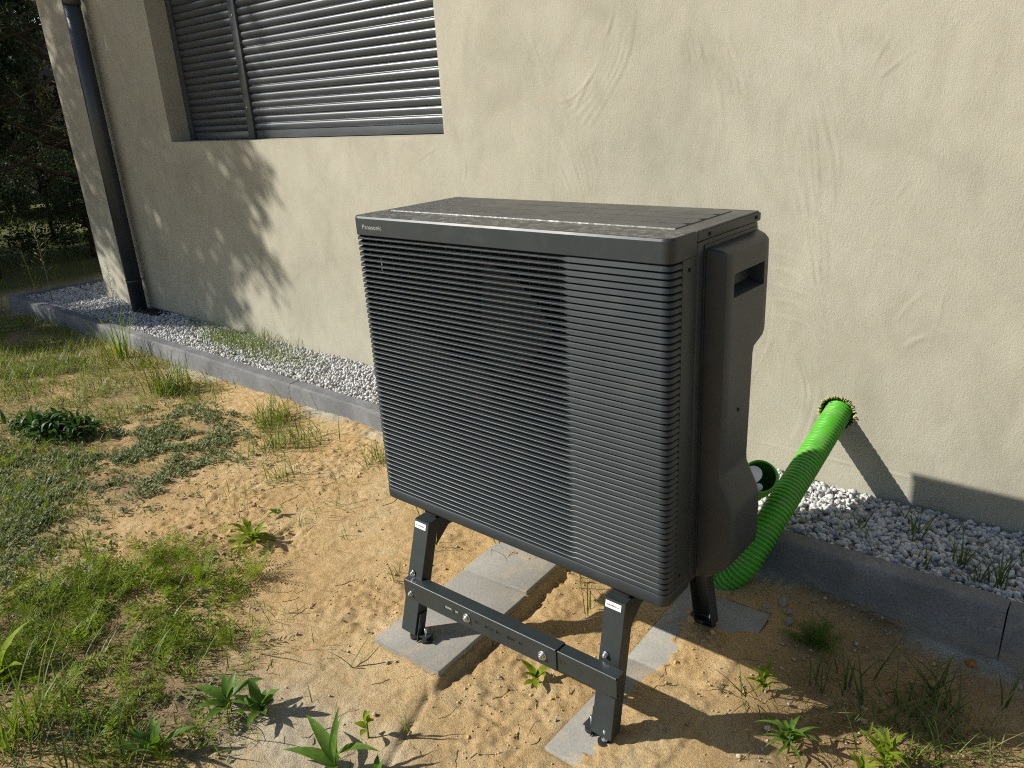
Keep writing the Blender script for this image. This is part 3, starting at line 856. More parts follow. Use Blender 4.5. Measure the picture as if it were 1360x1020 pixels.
# front cover: bands top and bottom
fc = empty('front_cover', (UW / 2, 0.05, 0.84)); fc.parent = hp; fc.location -= hp.location
bm = sweep_band([(0.014, 1.2295), (0.0015, 1.2295), (0.0, 1.2310), (0.0, 1.2748), (0.0030, 1.2800), (0.0060, 1.2803)], 0.105, True)
link('top_band', bm_done('top_band', bm, True, 24), M['unit'], fc)
bm = sweep_band([(0.020, UZ0), (0.008, UZ0), (0.003, UZ0 + 0.0015), (0.0, UZ0 + 0.006), (0.0, 0.4525), (0.0015, 0.4545), (0.016, 0.4560)], 0.107)
# floor of the unit
link('bottom_band', bm_done('bottom_band', bm, True, 40), M['unit'], fc)
box('base_pan', (0.012, 0.014, UZ0 + 0.003), (UW - 0.008, UD - 0.002, UZ0 + 0.02), M['unit'], hp, 0.002)
# flanks beside the louvres
box('cover_flank', (UW - 0.010, 0.0470, 0.4530), (UW, 0.1065, 1.2300), M['unit'], fc, 0.0008)
box('cover_flank', (0.0, 0.0470, 0.4530), (0.010, 0.1065, 1.2300), M['unit'], fc, 0.0008)
# upper skin of the cover (dusty) and the bright arris
bm = bmesh.new()
r = [bm.verts.new((x, y, 1.2806)) for x, y in upath(0.0048, 0.103)]
bm.faces.new(r)
link('cover_top', bm_done('cover_top', bm), M['dusty'], fc)

# louvres: one shared mesh, 52 of them
NL = 52
PITCH = (1.2285 - 0.4560) / NL
def louver_mesh():
    path = []
    n_out = []
    ye = 0.049
    path.append((0.0, ye)); n_out.append((-1, 0))
    path.append((0.0, RC)); n_out.append((-1, 0))
    for i in range(1, 7):
        a = math.pi + (math.pi / 2) * i / 6
        path.append((RC + RC * math.cos(a), RC + RC * math.sin(a))); n_out.append((math.cos(a), math.sin(a)))
    xs = [0.032, 0.040, 0.12, 0.30, 0.50, 0.66, 0.700, 0.712, 0.722, 0.730, 0.7305, 0.80, 0.88]
    for x in xs: path.append((x, 0.0)); n_out.append((0, -1))
    for i in range(0, 7):
        a = 1.5 * math.pi + (math.pi / 2) * i / 6
        path.append((UW - RC + RC * math.cos(a), RC + RC * math.sin(a))); n_out.append((math.cos(a), math.sin(a)))
    path.append((UW, ye)); n_out.append((1, 0))
    V = []; Q = []
    m = 6
    for (x, y), (nx_, ny_) in zip(path, n_out):
        t = 0.0 if x < 0.705 else min(1.0, (x - 0.705) / 0.025)
        t = t * t * (3 - 2 * t)
        if x > 0.7302: t = 1.0
        te = max(0.0, 1 - max(x, 0) / 0.040) if y < 0.0485 else 1.0      # ends swell into the corner
        te = te * te * (3 - 2 * te)
        t = max(t, 0.9 * te)
        h = 0.0036 + 0.0068 * t         # height of the front face
        lift = 0.0022 + 0.0008 * t      # rise of the upper face to the back
        dp_ = 0.0125
        rim = 0.0010 * (1 - t)          # open part sits a little behind the closed part
        pr = [(-rim - dp_, -0.0005 - 0.0015 * t), (-rim - 0.0005, -h / 2 + 0.0), (-rim, -h / 2 + 0.0008), (-rim - 0.0001 - 0.0016 * t, h / 2 - 0.0007 - 0.0007 * t), (-rim - 0.0009 - 0.0024 * t, h / 2 + 0.0001), (-rim - dp_, h / 2 + lift)]
        for off, z in pr:
            V.append((x + nx_ * off - UW / 2, y + ny_ * off, z))
    for i in range(len(path) - 1):
        for k in range(m - 1):
            Q.append((i * m + k, (i + 1) * m + k, (i + 1) * m + k + 1, i * m + k + 1))
        Q.append((i * m + m - 1, (i + 1) * m + m - 1, (i + 1) * m, i * m))
    Q.append((0, 1, 2, 3)); Q.append((0, 3, 4, 5))
    b = (len(path) - 1) * m
    Q.append((b + 3, b + 2, b + 1, b)); Q.append((b + 5, b + 4, b + 3, b))
    me = np_mesh('louver', V, np.array(Q), True)
    bmm = bmesh.new(); bmm.from_mesh(me)
    for e in bmm.edges:
        if len(e.link_faces) == 2 and e.calc_face_angle(0) > math.radians(24): e.smooth = False
    bmm.to_mesh(me); bmm.free()
    me.materials.append(M['unit'])
    return me
lme = louver_mesh()
for k in range(NL):
    link('louver', lme, None, fc, (UW / 2, 0.0, 0.4560 + PITCH * (k + 0.5) - 0.0006))
# what shows between the louvres
box('inner_panel', (0.720, 0.0135, 0.4560), (UW - 0.0135, 0.0165, 1.2290), M['unit'], fc, 0)
for xx in (0.0135, UW - 0.0165):
    box('inner_panel', (xx, 0.0165, 0.4560), (xx + 0.003, 0.1060, 1.2290), M['fan_black'], fc, 0)
box('inner_divider', (0.7200, 0.0168, 0.4560), (0.7230, 0.1060, 1.2290), M['fan_black'], fc, 0)
box('cavity_dark', (0.0170, 0.1020, 0.4560), (0.7195, 0.1050, 1.2290), M['void_black'], fc, 0)  # black sheet painting the darkness of a deep cavity behind the fan
# thin vertical guard wires
a = Acc()
for k in range(23):
    x = 0.045 + 0.0295 * k
    V, Q, T = tube([(x, 0.0160, 0.456), (x, 0.0160, 1.229)], 0.0011, 5, False)
    a.add(V, Q)
link('guard_wires', a.mesh('guard_wires', True), M['unit'], fc)
cyl('wire_clip', (0.0905, 0.0128, 1.128), (0.0905, 0.0128, 1.172), 0.0022, M['zinc'], fc, 8)
# fan
fan = empty('fan', (0.372, 0.070, 0.845)); fan.parent = hp; fan.location -= hp.location
cyl('fan_hub', (0.372, 0.045, 0.845), (0.372, 0.095, 0.845), 0.07, M['fan_black'], fan, 32)
for b3 in range(3):
    V = []; Q = []
    nr, na = 6, 10
    for i in range(nr):
        rr = 0.065 + (0.325 - 0.065) * i / (nr - 1)
        for j in range(na):
            th = b3 * 2 * math.pi / 3 + 0.35 + (j / (na - 1)) * (1.25 - 0.35 * i / (nr - 1)) + 0.25 * i / (nr - 1)
            V.append((0.372 + rr * math.cos(th), 0.052 + 0.040 * j / (na - 1), 0.845 + rr * math.sin(th)))
    for i in range(nr - 1):
        for j in range(na - 1):
            Q.append((i * na + j, (i + 1) * na + j, (i + 1) * na + j + 1, i * na + j + 1))
    link('fan_blade', np_mesh('fan_blade', V, np.array(Q), True), M['fan_black'], fan)
# lettering on the top band
def text_mesh(name, body, size, mat, parent, loc, rot, width=None, bold=0.0):
    cu = bpy.data.curves.new(name, 'FONT'); cu.body = body; cu.size = size; cu.extrude = 0.0002; cu.offset = bold
    ob = bpy.data.objects.new(name + '_tmp', cu); COL.objects.link(ob)
    dg = bpy.context.evaluated_depsgraph_get()
    me = bpy.data.meshes.new_from_object(ob.evaluated_get(dg))
    me.name = name
    bpy.data.objects.remove(ob); bpy.data.curves.remove(cu)
    xs = [v.co.x for v in me.vertices]
    sc = 1.0 if width is None else width / (max(xs) - min(xs))
    me.transform(Matrix.Translation(loc) @ Euler(rot).to_matrix().to_4x4() @ Matrix.Diagonal((sc, 1, 1, 1)) @ Matrix.Translation((-min(xs), 0, 0)))
    me.materials.clear()
    return link(name, me, mat, parent)
text_mesh('brand_lettering', 'Panasonic', 0.0165, M['logo_grey'], fc, (0.043, -0.0006, 1.2475), (math.pi / 2, 0, 0), 0.078, 0.0)

# top panel: pan with a lip, four raised ribs
tp = empty('top_panel', (UW / 2, 0.26, 1.27)); tp.parent = hp; tp.location -= hp.location
bm = bmesh.new()
bm_box(bm, (-0.0005, 0.1070, 1.2570), (UW + 0.0008, UD + 0.0015, 1.2765), 0.004, 3)
link('panel_pan', bm_done('panel_pan', bm), M['unit'], tp)
y0s = [0.1120, 0.1790, 0.2480, 0.3190]
y1s = [0.1725, 0.2415, 0.3125, 0.3840]
for k, (a0, b0) in enumerate(zip(y0s, y1s)):
    bm = bmesh.new()
    xr = 0.905
    if k == 0: poly = [(0.03, a0), (xr + 0.02, a0), (xr + 0.02, b0 - 0.006), (xr + 0.008, b0), (0.03, b0)]
    else: poly = [(0.03, a0), (xr + 0.003, a0), (xr + 0.020, a0 + 0.012), (xr + 0.020, b0 - 0.006), (xr + 0.008, b0), (0.03, b0)]
    lo = [bm.verts.new((x, y, 1.2755)) for x, y in poly]
    cxm = sum(p[0] for p in poly) / len(poly); cym = (a0 + b0) / 2
    hi = [bm.verts.new((x + (0.0015 if x < cxm else -0.0015), y + ((0.0036 if k == 0 else 0.0002) if y < cym else -0.0002), 1.2812)) for x, y in poly]
    bm.faces.new(hi)
    for i in range(len(poly)):
        j = (i + 1) % len(poly)
        bm.faces.new((lo[i], lo[j], hi[j], hi[i]))
    link('panel_rib', bm_done('panel_rib', bm, False), M['dusty_rib'], tp)
bm = bmesh.new()
for (x0, x1, y0, y1) in ((0.0035, 0.0285, 0.110, 0.410), (0.9275, UW - 0.003, 0.110, 0.410), (0.0286, 0.9273, 0.3865, 0.410)):
    bm_box(bm, (x0, y0, 1.2750), (x1, y1, 1.2800), 0.001, 1)
link('panel_border', bm_done('panel_border', bm, False), M['dusty_rib'], tp)

# right flank: service panel, pipe cover, screws
box('corner_post', (UW - 0.006, 0.1080, 0.440), (UW - 0.0005, 0.1335, 1.2555), M['unit'], hp, 0.001)
box('service_panel', (UW - 0.006, 0.1425, 0.436), (UW - 0.001, 0.4040, 1.2455), M['unit'], hp, 0.001)

def pipe_cover():
    # rows from top to bottom: z, outer offset t, front y, back y (outer), back y (base)
    rows = [
        (1.238, 0.000, 0.150, 0.404, 0.408), (1.234, 0.030, 0.150, 0.385, 0.408), (1.226, 0.0450, 0.152, 0.372, 0.408),
        (1.180, 0.0465, 0.152, 0.372, 0.408), (1.128, 0.0470, 0.152, 0.371, 0.407),
        (1.018, 0.0475, 0.152, 0.370, 0.406), (1.006, 0.0475, 0.152, 0.362, 0.400), (0.990, 0.0475, 0.152, 0.316, 0.352), (0.975, 0.0475, 0.152, 0.310, 0.345),
        (0.850, 0.0475, 0.152, 0.308, 0.343), (0.720, 0.0475, 0.152, 0.306, 0.342), (0.700, 0.0490, 0.152, 0.306, 0.342),
        (0.640, 0.0780, 0.152, 0.308, 0.345), (0.618, 0.0830, 0.152, 0.308, 0.346), (0.520, 0.0850, 0.150, 0.308, 0.346),
        (0.495, 0.0840, 0.150, 0.302, 0.345), (0.462, 0.0600, 0.150, 0.262, 0.320), (0.440, 0.0300, 0.148, 0.225, 0.270), (0.437, 0.000, 0.146, 0.215, 0.250)]
    HY0, HY1 = 0.186, 0.340            # grip recess in y
    bm = bmesh.new()
    grid = []
    for (z, t, yf, yb, ybb) in rows:
        r = min(0.012, t * 0.5 + 1e-4)
        cols = [(0.0, yf - 0.004), (max(t - r, 0), yf), (t - r * 0.29, yf + r * 0.29), (t, yf + r), (t, HY0 if yb > 0.26 else (yf + yb) / 2), (t, min(HY1, yb - r - 0.004)), (t, yb - r), (t - r * 0.29, yb - r * 0.29), (max(t - r, 0), yb), (0.0, ybb)]
        grid.append([bm.verts.new((UW + a, y, z)) for a, y in cols])
    hole = None
    for i in range(len(grid) - 1):
        for k in range(len(grid[0]) - 1):
            if i == 3 and k == 4:
                hole = (grid[i][k], grid[i][k + 1], grid[i + 1][k + 1], grid[i + 1][k]); continue
            a_, b_, c_, d_ = grid[i][k], grid[i][k + 1], grid[i + 1][k + 1], grid[i + 1][k]
            try: bm.faces.new((a_, b_, c_, d_))
            except ValueError: pass
    # grip pocket: deep at the top, sloping floor
    a_, b_, c_, d_ = hole
    ins = []
    for v, dx, dz in ((a_, -0.040, -0.003), (b_, -0.040, -0.003), (c_, -0.034, 0.012), (d_, -0.034, 0.012)):
        ins.append(bm.verts.new((v.co.x + dx, v.co.y + (0.004 if v in (a_, d_) else -0.004), v.co.z + dz)))
    for i in range(4):
        j = (i + 1) % 4
        bm.faces.new((hole[i], hole[j], ins[j], ins[i]))
    bm.faces.new(ins)
    bmesh.ops.remove_doubles(bm, verts=bm.verts[:], dist=1e-5)
    return link('pipe_cover', bm_done('pipe_cover', bm, True, 38), M['unit'], hp)
pipe_cover()
def screw(p, axis='x', r=0.0045):
    p = Vector(p); d = Vector((0.0016, 0, 0)) if axis == 'x' else Vector((0, -0.002, 0))
    return cyl('screw', p - d, p + d, r, M['void_black'], hp, 10)
for p in ((UW + 0.001, 0.157, 1.2675), (UW + 0.001, 0.388, 1.2675), (UW, 0.0745, 1.207), (UW, 0.060, 0.484), (UW + 0.0475, 0.235, 0.855)):
    screw(p)
# ================================================================== STAND
stand = tag(empty('mounting_stand', (0.50, 0.2, 0.0)), 'dark steel stand with slotted crossbar holding the heat pump above concrete slabs', 'stand')
ST = M['steel']
def leg(xc, yt, zt, yb, zb, w=0.060, d=0.042, th=0.003, front=True):
    """C-section leg leaning from (yt, zt) down to (yb, zb); open side to the inside"""
    bm = bmesh.new()
    s = 1 if front else -1
    prof = [(-w / 2, 0.012), (-w / 2, 0), (w / 2, 0), (w / 2, d), (w / 2 - 0.012, d), (w / 2 - 0.012, d - th), (w / 2 - th, d - th), (w / 2 - th, th), (-w / 2 + th, th), (-w / 2 + th, 0.012)]
    prof = [(-w / 2, d), (-w / 2, 0), (w / 2, 0), (w / 2, d), (w / 2 - th, d), (w / 2 - th, th), (-w / 2 + th, th), (-w / 2 + th, d)]
    top = [bm.verts.new((xc + a, yt + s * b, zt)) for a, b in prof]
    bot = [bm.verts.new((xc + a, yb + s * b, zb)) for a, b in prof]
    n = len(prof)
    for i in range(n):
        j = (i + 1) % n
        bm.faces.new((top[i], top[j], bot[j], bot[i]))
    for r in (top, bot):
        bm.faces.new((r[0], r[1], r[6], r[7])); bm.faces.new((r[1], r[2], r[5], r[6])); bm.faces.new((r[2], r[3], r[4], r[5]))
    es = [e for e in bm.edges if abs(e.verts[0].co.z - e.verts[1].co.z) > 0.1]
    bmesh.ops.bevel(bm, geom=es, offset=0.0012, segments=1, affect='EDGES')
    return link('leg', bm_done('leg', bm, True, 30), ST, stand)
LEG = [  # xc, front top y,z, front bottom y,z, slab top
    (0.168, -0.012, 0.392, -0.114, 0.058, 0.034), (0.842, -0.002, 0.392, -0.074, 0.024, 0.000)]
def foot(x, y, zs, zt):
    f = cyl('foot_pad', (x, y, zs), (x, y, zs + 0.010), 0.019, M['rubber'], stand, 20)
    cyl('foot_stem', (x, y, zs + 0.010), (x, y, zt + 0.02), 0.0045, M['zinc'], stand, 8)
    cyl('foot_nut', (x, y, zs + 0.011), (x, y, zs + 0.018), 0.0095, M['zinc'], stand, 6, False)
for i, (xc, yt, zt, yb, zb, zs) in enumerate(LEG):
    leg(xc, yt, zt, yb, zb)
    yr_t, yr_b = 0.425, 0.520
    leg(xc, yr_t, zt, yr_b, zb + 0.0, front=False)
    # top arm: inverted channel between the legs
    bm = bmesh.new()
    a0, b0 = xc - 0.0285, xc + 0.0285
    prof = [(a0, -0.040), (a0, 0), (b0, 0), (b0, -0.040), (b0 - 0.003, -0.040), (b0 - 0.003, -0.003), (a0 + 0.003, -0.003), (a0 + 0.003, -0.040)]
    ys = (yt + 0.002, yr_t)
    R2 = [[bm.verts.new((x, yy, zt + 0.0010 + z)) for x, z in prof] for yy in ys]
    # mitred skirt: side plates shorter at the front
    n = len(prof)
    for k in range(n):
        j = (k + 1) % n
        bm.faces.new((R2[0][k], R2[0][j], R2[1][j], R2[1][k]))
    link('top_arm', bm_done('top_arm', bm, True, 30), ST, stand)
    # gusset plates folded between leg and arm
    for sx in (xc - 0.0270, xc + 0.0270):
        bm = bmesh.new()
        p = [(yt + 0.035, zt - 0.036), (yt + 0.085, zt - 0.036), (yt + 0.024, zt - 0.085)]
        o2 = 0.002 if sx < xc else -0.002
        vs = [bm.verts.new((sx, y, z)) for y, z in p]; vs2 = [bm.verts.new((sx + o2, y, z)) for y, z in p]
        bm.faces.new(vs); bm.faces.new(vs2[::-1])
        for k in range(3):
            j = (k + 1) % 3
            bm.faces.new((vs[k], vs[j], vs2[j], vs2[k]))
        link('gusset', bm_done('gusset', bm, False), ST, stand)
    # rubber mounts under the unit
    for yy in (0.045, 0.365):
        bm = bmesh.new()
        bm_box(bm, (xc - 0.022, yy - 0.024, zt + 0.0018), (xc + 0.024, yy + 0.026, UZ0 - 0.0002), 0.004, 2)
        link('rubber_mount', bm_done('rubber_mount', bm), M['rubber'], stand)
    # adjustable feet, two to each leg, on a small foot plate
    for (yy, sgn) in ((yb, 1), (yr_b, -1)):
        if sgn == 1 and i == 0: fts = ((xc + 0.013, yb + 0.020), (xc + 0.052, yb + 0.026))
        elif sgn == 1: fts = ((xc + 0.008, yb + 0.006), (xc - 0.046, yb + 0.026))
        else: fts = ((xc - 0.046, yr_b + 0.01), (xc + 0.006, yr_b - 0.01))
        for fx, fy in fts: foot(fx, fy, zs, zb)
        xa, xb = (xc + 0.034, xc + 0.037) if i == 0 and sgn == 1 else (xc - 0.036, xc - 0.033)
        bm = bmesh.new()
        bm_box(bm, (xa, yy + (0.006 if sgn > 0 else -0.034), zb - 0.022), (xb, yy + (0.034 if sgn > 0 else -0.006), zb + 0.062), 0.0006)
        lean_ = ((yb - yt) if sgn > 0 else (yr_b - yr_t)) / (zb - zt)
        for v in bm.verts: v.co.y += (v.co.z - zb) * lean_
        link('foot_bracket', bm_done('foot_bracket', bm), ST, stand)
        fx = fts[1][0]
        xs2 = sorted((xa if fx < xc else xb, fx + (-0.016 if fx < xc else 0.016)))
        box('foot_flange', (xs2[0], fts[1][1] - 0.018, zs + 0.0185), (xs2[1], fts[1][1] + 0.016, zs + 0.0215), ST, stand, 0.0005)
    # white sticker near the top of the front face
    lean = (yb - yt) / (zb - zt)
    ang = math.atan((yt - yb) / (zt - zb))
    def onface(x, z, off=0.0008): return (x, yt + (z - zt) * lean - off, z)
    bm = bmesh.new()
    z1, z0 = zt - 0.006, zt - 0.0235
    x0, x1 = xc - 0.026, xc + 0.019
    vs = [bm.verts.new(onface(*p)) for p in ((x0, z0), (x1, z0), (x1, z1), (x0, z1))]
    bm.faces.new(vs)
    stk = link('sticker', bm_done('sticker', bm, False), M['sticker'], stand)
    a = Acc()
    xx = x0 + 0.005
    while xx < x1 - 0.006:
        w_ = random.uniform(0.0012, 0.0026); h_ = random.uniform(0.0028, 0.0052)
        a.add([onface(xx, z0 + 0.0062, 0.0012), onface(xx + w_, z0 + 0.0062, 0.0012), onface(xx + w_, z0 + 0.0062 + h_, 0.0012), onface(xx, z0 + 0.0062 + h_, 0.0012)], [(0, 1, 2, 3)])
        xx += w_ + 0.0012
    link('sticker_print', a.mesh('sticker_print'), M['ink'], stk)

# crossbar in two telescoping sections -------------------------------------------
BY = -0.086
def bar(name, x0, x1, zt0, zt1, h, d, y, slots, lip=True):
    """channel: face with real slots, top and bottom flange"""
    th = 0.003
    bm = bmesh.new()
    xs = sorted({x0, x1} | {s for a, b in slots for s in (a, b)})
    def zt(x): return zt0 + (zt1 - zt0) * (x - x0) / (x1 - x0)
    def plate(c): bm.faces.new([bm.verts.new(p) for p in c])
    zr = [0.0, -h * 0.40, -h * 0.56, -h]
    for yy, fl in ((y, False), (y + th, True)):
        for a, b in zip(xs[:-1], xs[1:]):
            isslot = any(abs(a - s[0]) < 1e-6 and abs(b - s[1]) < 1e-6 for s in slots)
            for k in range(3):
                if isslot and k == 1: continue
                plate(((a, yy, zt(a) + zr[k + 1]), (b, yy, zt(b) + zr[k + 1]), (b, yy, zt(b) + zr[k]), (a, yy, zt(a) + zr[k])))
    for a, b in slots:
        for p in (((a, zr[1]), (b, zr[1])), ((a, zr[2]), (b, zr[2]))):
            (xa, za), (xb, zb) = p
            plate(((xa, y, zt(xa) + za), (xb, y, zt(xb) + zb), (xb, y + th, zt(xb) + zb), (xa, y + th, zt(xa) + za)))
        for xx in (a, b):
            plate(((xx, y, zt(xx) + zr[1]), (xx, y + th, zt(xx) + zr[1]), (xx, y + th, zt(xx) + zr[2]), (xx, y, zt(xx) + zr[2])))
    for dz in (0.0, -th):
        plate(((x0, y + 0.0, zt(x0) + dz), (x1, y, zt(x1) + dz), (x1, y + d, zt(x1) + dz), (x0, y + d, zt(x0) + dz)))
    for dz in (-h, -h + th):
        plate(((x0 + 0.012, y, zt(x0) + dz), (x1, y, zt(x1) + dz), (x1, y + d * 0.3, zt(x1) + dz), (x0 + 0.012, y + d * 0.3, zt(x0) + dz)))
    for xx, yy in ((x0, y), (x1, y)):
        plate(((xx, yy, zt(xx)), (xx, yy + th, zt(xx)), (xx, yy + th, zt(xx) - h), (xx, yy, zt(xx) - h)))
        plate(((xx, yy, zt(xx)), (xx, yy + d, zt(xx)), (xx, yy + d, zt(xx) - th), (xx, yy, zt(xx) - th)))
    # back edge of the top flange
    plate(((x0, y + d, zt(x0)), (x1, y + d, zt(x1)), (x1, y + d, zt(x1) - th), (x0, y + d, zt(x0) - th)))
    # rolled arris along the front
    V, Q, T = tube([(x0 + 0.001, y + 0.0016, zt0 - 0.0012), (x1 - 0.001, y + 0.0016, zt1 - 0.0012)], 0.0030, 10)
    vv = [bm.verts.new(p) for p in V]
    for q in Q: bm.faces.new([vv[i] for i in q])
    bmesh.ops.remove_doubles(bm, verts=bm.verts[:], dist=1e-6)
    return link(name, bm_done(name, bm, False), ST, stand)
SL = [(0.312, 0.341), (0.352, 0.366), (0.434, 0.447), (0.472, 0.500), (0.512, 0.526), (0.552, 0.580), (0.592, 0.606)]
bar('crossbar', 0.142, 0.716, 0.221, 0.236, 0.064, 0.040, BY, SL)
bar('crossbar', 0.712, 0.896, 0.2325, 0.2365, 0.057, 0.036, BY + 0.0032, [(0.728, 0.745)])
def hexbolt(x, y, z, r=0.009, washer=0.013):
    cyl('washer', (x, y, z), (x, y - 0.002, z), washer, M['zinc'], stand, 20)
    cyl('bolt_head', (x, y - 0.002, z), (x, y - 0.0085, z), r, M['zinc'], stand, 6, False)
    cyl('bolt_tip', (x, y - 0.0085, z), (x, y - 0.012, z), r * 0.5, M['zinc'], stand, 8, False)
hexbolt(0.402, BY, 0.196); hexbolt(0.672, BY, 0.200)
def leg_y(i, z):
    L_ = LEG[i]
    return L_[1] + (z - L_[2]) * (L_[3] - L_[1]) / (L_[4] - L_[2])
hexbolt(0.170, BY, 0.181, 0.0060, 0.0080)
hexbolt(0.160, leg_y(0, 0.236) - 0.001, 0.236, 0.0062, 0.0085)
hexbolt(0.840, leg_y(1, 0.158) - 0.001, 0.158, 0.0062, 0.0085)
hexbolt(0.832, leg_y(1, 0.246) - 0.001, 0.246, 0.0062, 0.0085)
# connecting lugs between bar and legs
for (xc, yt, zt, yb, zb, zs) in LEG:
    lean = (yb - yt) / (zb - zt)
    yl = yt + (0.205 - zt) * lean
    x1 = xc + 0.026
    box('bar_lug', (xc - 0.020, BY + 0.0035, 0.172), (x1, max(yl + 0.002, BY + 0.012), 0.2165 if xc < 0.5 else 0.228), ST, stand, 0.0008)

# ================================================================== DUCTS
duct = tag(empty('corrugated_duct', (0.87, 0.95, 0.15)), 'bright green corrugated duct from the wall hole down over the edging', 'duct')
pth = catmull([(0.900, 1.56, 0.455), (0.893, 1.40, 0.398), (0.884, 1.16, 0.302), (0.872, 0.95, 0.212), (0.853, 0.840, 0.128), (0.830, 0.785, 0.062), (0.790, 0.752, 0.004), (0.735, 0.735, -0.07)], 340)
# resample evenly
dl = np.r_[0, np.cumsum(np.linalg.norm(np.diff(pth, axis=0), axis=1))]
NP = 760
sl_ = np.linspace(0, dl[-1], NP)
pe = np.stack([np.interp(sl_, dl, pth[:, k]) for k in range(3)], 1)
ph = (sl_ / 0.0142) % 1.0
rad = 0.0410 + 0.0068 * np.clip(1.5 * np.sin(ph * 2 * math.pi) + 0.75, 0, 1)
V, Q, T = tube(pe, rad, 28, False)
a = Acc(); a.add(V, Q)
link('duct_hose', a.mesh('duct_hose', True), M['duct'], duct)
stub = tag(empty('pipe_sleeve', (0.83, 0.80, 0.02)), 'open green duct end holding white insulated pipes beside the unit', 'duct')
A0, B0 = Vector((0.53, 0.72, 0.02)), Vector((0.845, 0.840, 0.372))
nx_ = Vector((0.42, -0.62, 0.66)).normalized()
p = catmull([A0, A0 + Vector((0.09, 0.06, 0.12)), B0 - nx_ * 0.10, B0], 120)
V, Q, T = tube(p, 0.0545 - 0.003 * (np.sin(np.linspace(0, 28 * 2 * math.pi, 120)) > 0.3) * (np.linspace(0, 1, 120) < 0.86), 28, False)
a = Acc(); a.add(V, Q)
V2, Q2, _ = tube(p, 0.0495, 28, False); a.add(V2, Q2[:, ::-1])
rim = [(i, (i + 1) % 28) for i in range(28)]
b0 = 119 * 28
a.add(np.vstack([V[b0:b0 + 28], V2[b0:b0 + 28]]), [(i, j, 28 + j, 28 + i) for i, j in rim])
link('sleeve', a.mesh('sleeve', True), M['duct'], stub)
rt = Vector((0.76, 0.64, 0.0)); rt = (rt - nx_ * rt.dot(nx_)).normalized()
upv = nx_.cross(rt).normalized()
if upv.z < 0: upv = -upv
for (u, v, r, out) in ((-0.016, 0.012, 0.026, -0.006), (-0.004, -0.030, 0.012, -0.02)):
    c = B0 + rt * u + upv * v
    cyl('insulated_pipe', c - nx_ * 0.10, c + nx_ * out, r, M['white_pipe'], stub, 20)

# ================================================================== GRAVEL
def ico():
    bm = bmesh.new(); bmesh.ops.create_icosphere(bm, subdivisions=1, radius=1.0)
    bm.verts.ensure_lookup_table()
    V = np.array([v.co[:] for v in bm.verts]); F = np.array([[v.index for v in f.verts] for f in bm.faces]); bm.free()
    return V, F
IV, IF = ico()
def rand_rot(n):
    q = rng.normal(size=(n, 4)); q /= np.linalg.norm(q, axis=1, keepdims=True)
    w, x, y, z = q.T
    return np.stack([np.stack([1 - 2 * (y * y + z * z), 2 * (x * y - z * w), 2 * (x * z + y * w)], -1),
                     np.stack([2 * (x * y + z * w), 1 - 2 * (x * x + z * z), 2 * (y * z - x * w)], -1),
                     np.stack([2 * (x * z - y * w), 2 * (y * z + x * w), 1 - 2 * (x * x + y * y)], -1)], 1)
def stones(pos, size, flat=0.75, rough=0.22):
    n = len(pos)
    base = IV[None] * (1 + rng.uniform(-rough, rough, (n, len(IV), 1)))
    sc = np.stack([rng.uniform(0.85, 1.35, n), rng.uniform(0.7, 1.05, n), rng.uniform(flat * 0.7, flat * 1.2, n)], 1)
    V = base * sc[:, None, :]
    # chop a few random planes so the stones have broken faces
    for _ in range(5):
        d = rng.normal(size=(n, 3)); d /= np.linalg.norm(d, axis=1, keepdims=True)
        h = rng.uniform(0.36, 0.72, n)
        s = np.einsum('nvk,nk->nv', V, d)
        V = V - np.clip(s - h[:, None], 0, None)[..., None] * d[:, None, :]
    V = np.einsum('nij,nvj->nvi', rand_rot(n), V) * (size[:, None, None] * 0.5)
    V = V + pos[:, None, :]
    F = (IF[None] + (np.arange(n) * len(IV))[:, None, None]).reshape(-1, 3)
    return V.reshape(-1, 3), F
def gtop(x, y):
    return 0.108 + 0.010 * fbm(x, y, 0.25, 201, 3) + 0.016 * sstep(1.15, 1.4, y) * (0.4 + 0.6 * sstep(-0.3, 0.4, fbm(x, y, 0.5, 205, 2)))
def gravel_pts(n, x0, x1, y0, y1):
    x = rng.uniform(x0, x1, n); y = rng.uniform(y0, y1, n)
    return x, y
P = []; S = []
for (n, x0, x1, s0, s1, layer) in ((3000, 0.2, 2.6, 0.024, 0.036, 0), (3400, 0.2, 2.6, 0.018, 0.034, 1), (2500, -2.2, 0.2, 0.022, 0.034, 0), (3000, -2.2, 0.2, 0.016, 0.030, 1),
                                   (4200, -6.20, -2.2, 0.022, 0.034, 0), (4700, -6.20, -2.2, 0.016, 0.030, 1)):
    x, y = gravel_pts(n, x0, x1, YK1 + 0.012, YW - 0.012)
    ss = rng.uniform(s0, s1, n)
    z = gtop(x, y) - (0.012 if layer == 0 else 0.0) + rng.uniform(-0.006, 0.006, n)
    m = np.hypot(x - 0.87, y - 1.0) > 0.0
    P.append(np.stack([x, y, z], 1)); S.append(ss)
x = rng.uniform(-6.20, HX0 - 0.01, 2600); y = rng.uniform(YW - 0.02, 4.2, 2600)
P.append(np.stack([x, y, gtop(x, y * 0 + 1.1) + rng.uniform(-.012, .006, 2600)], 1)); S.append(rng.uniform(0.02, 0.034, 2600))
V, F = stones(np.concatenate(P), np.concatenate(S))
tag(link('gravel', np_mesh('gravel', V, F), M['stone']), 'white crushed stone strip along the foot of the wall', kind='stuff')
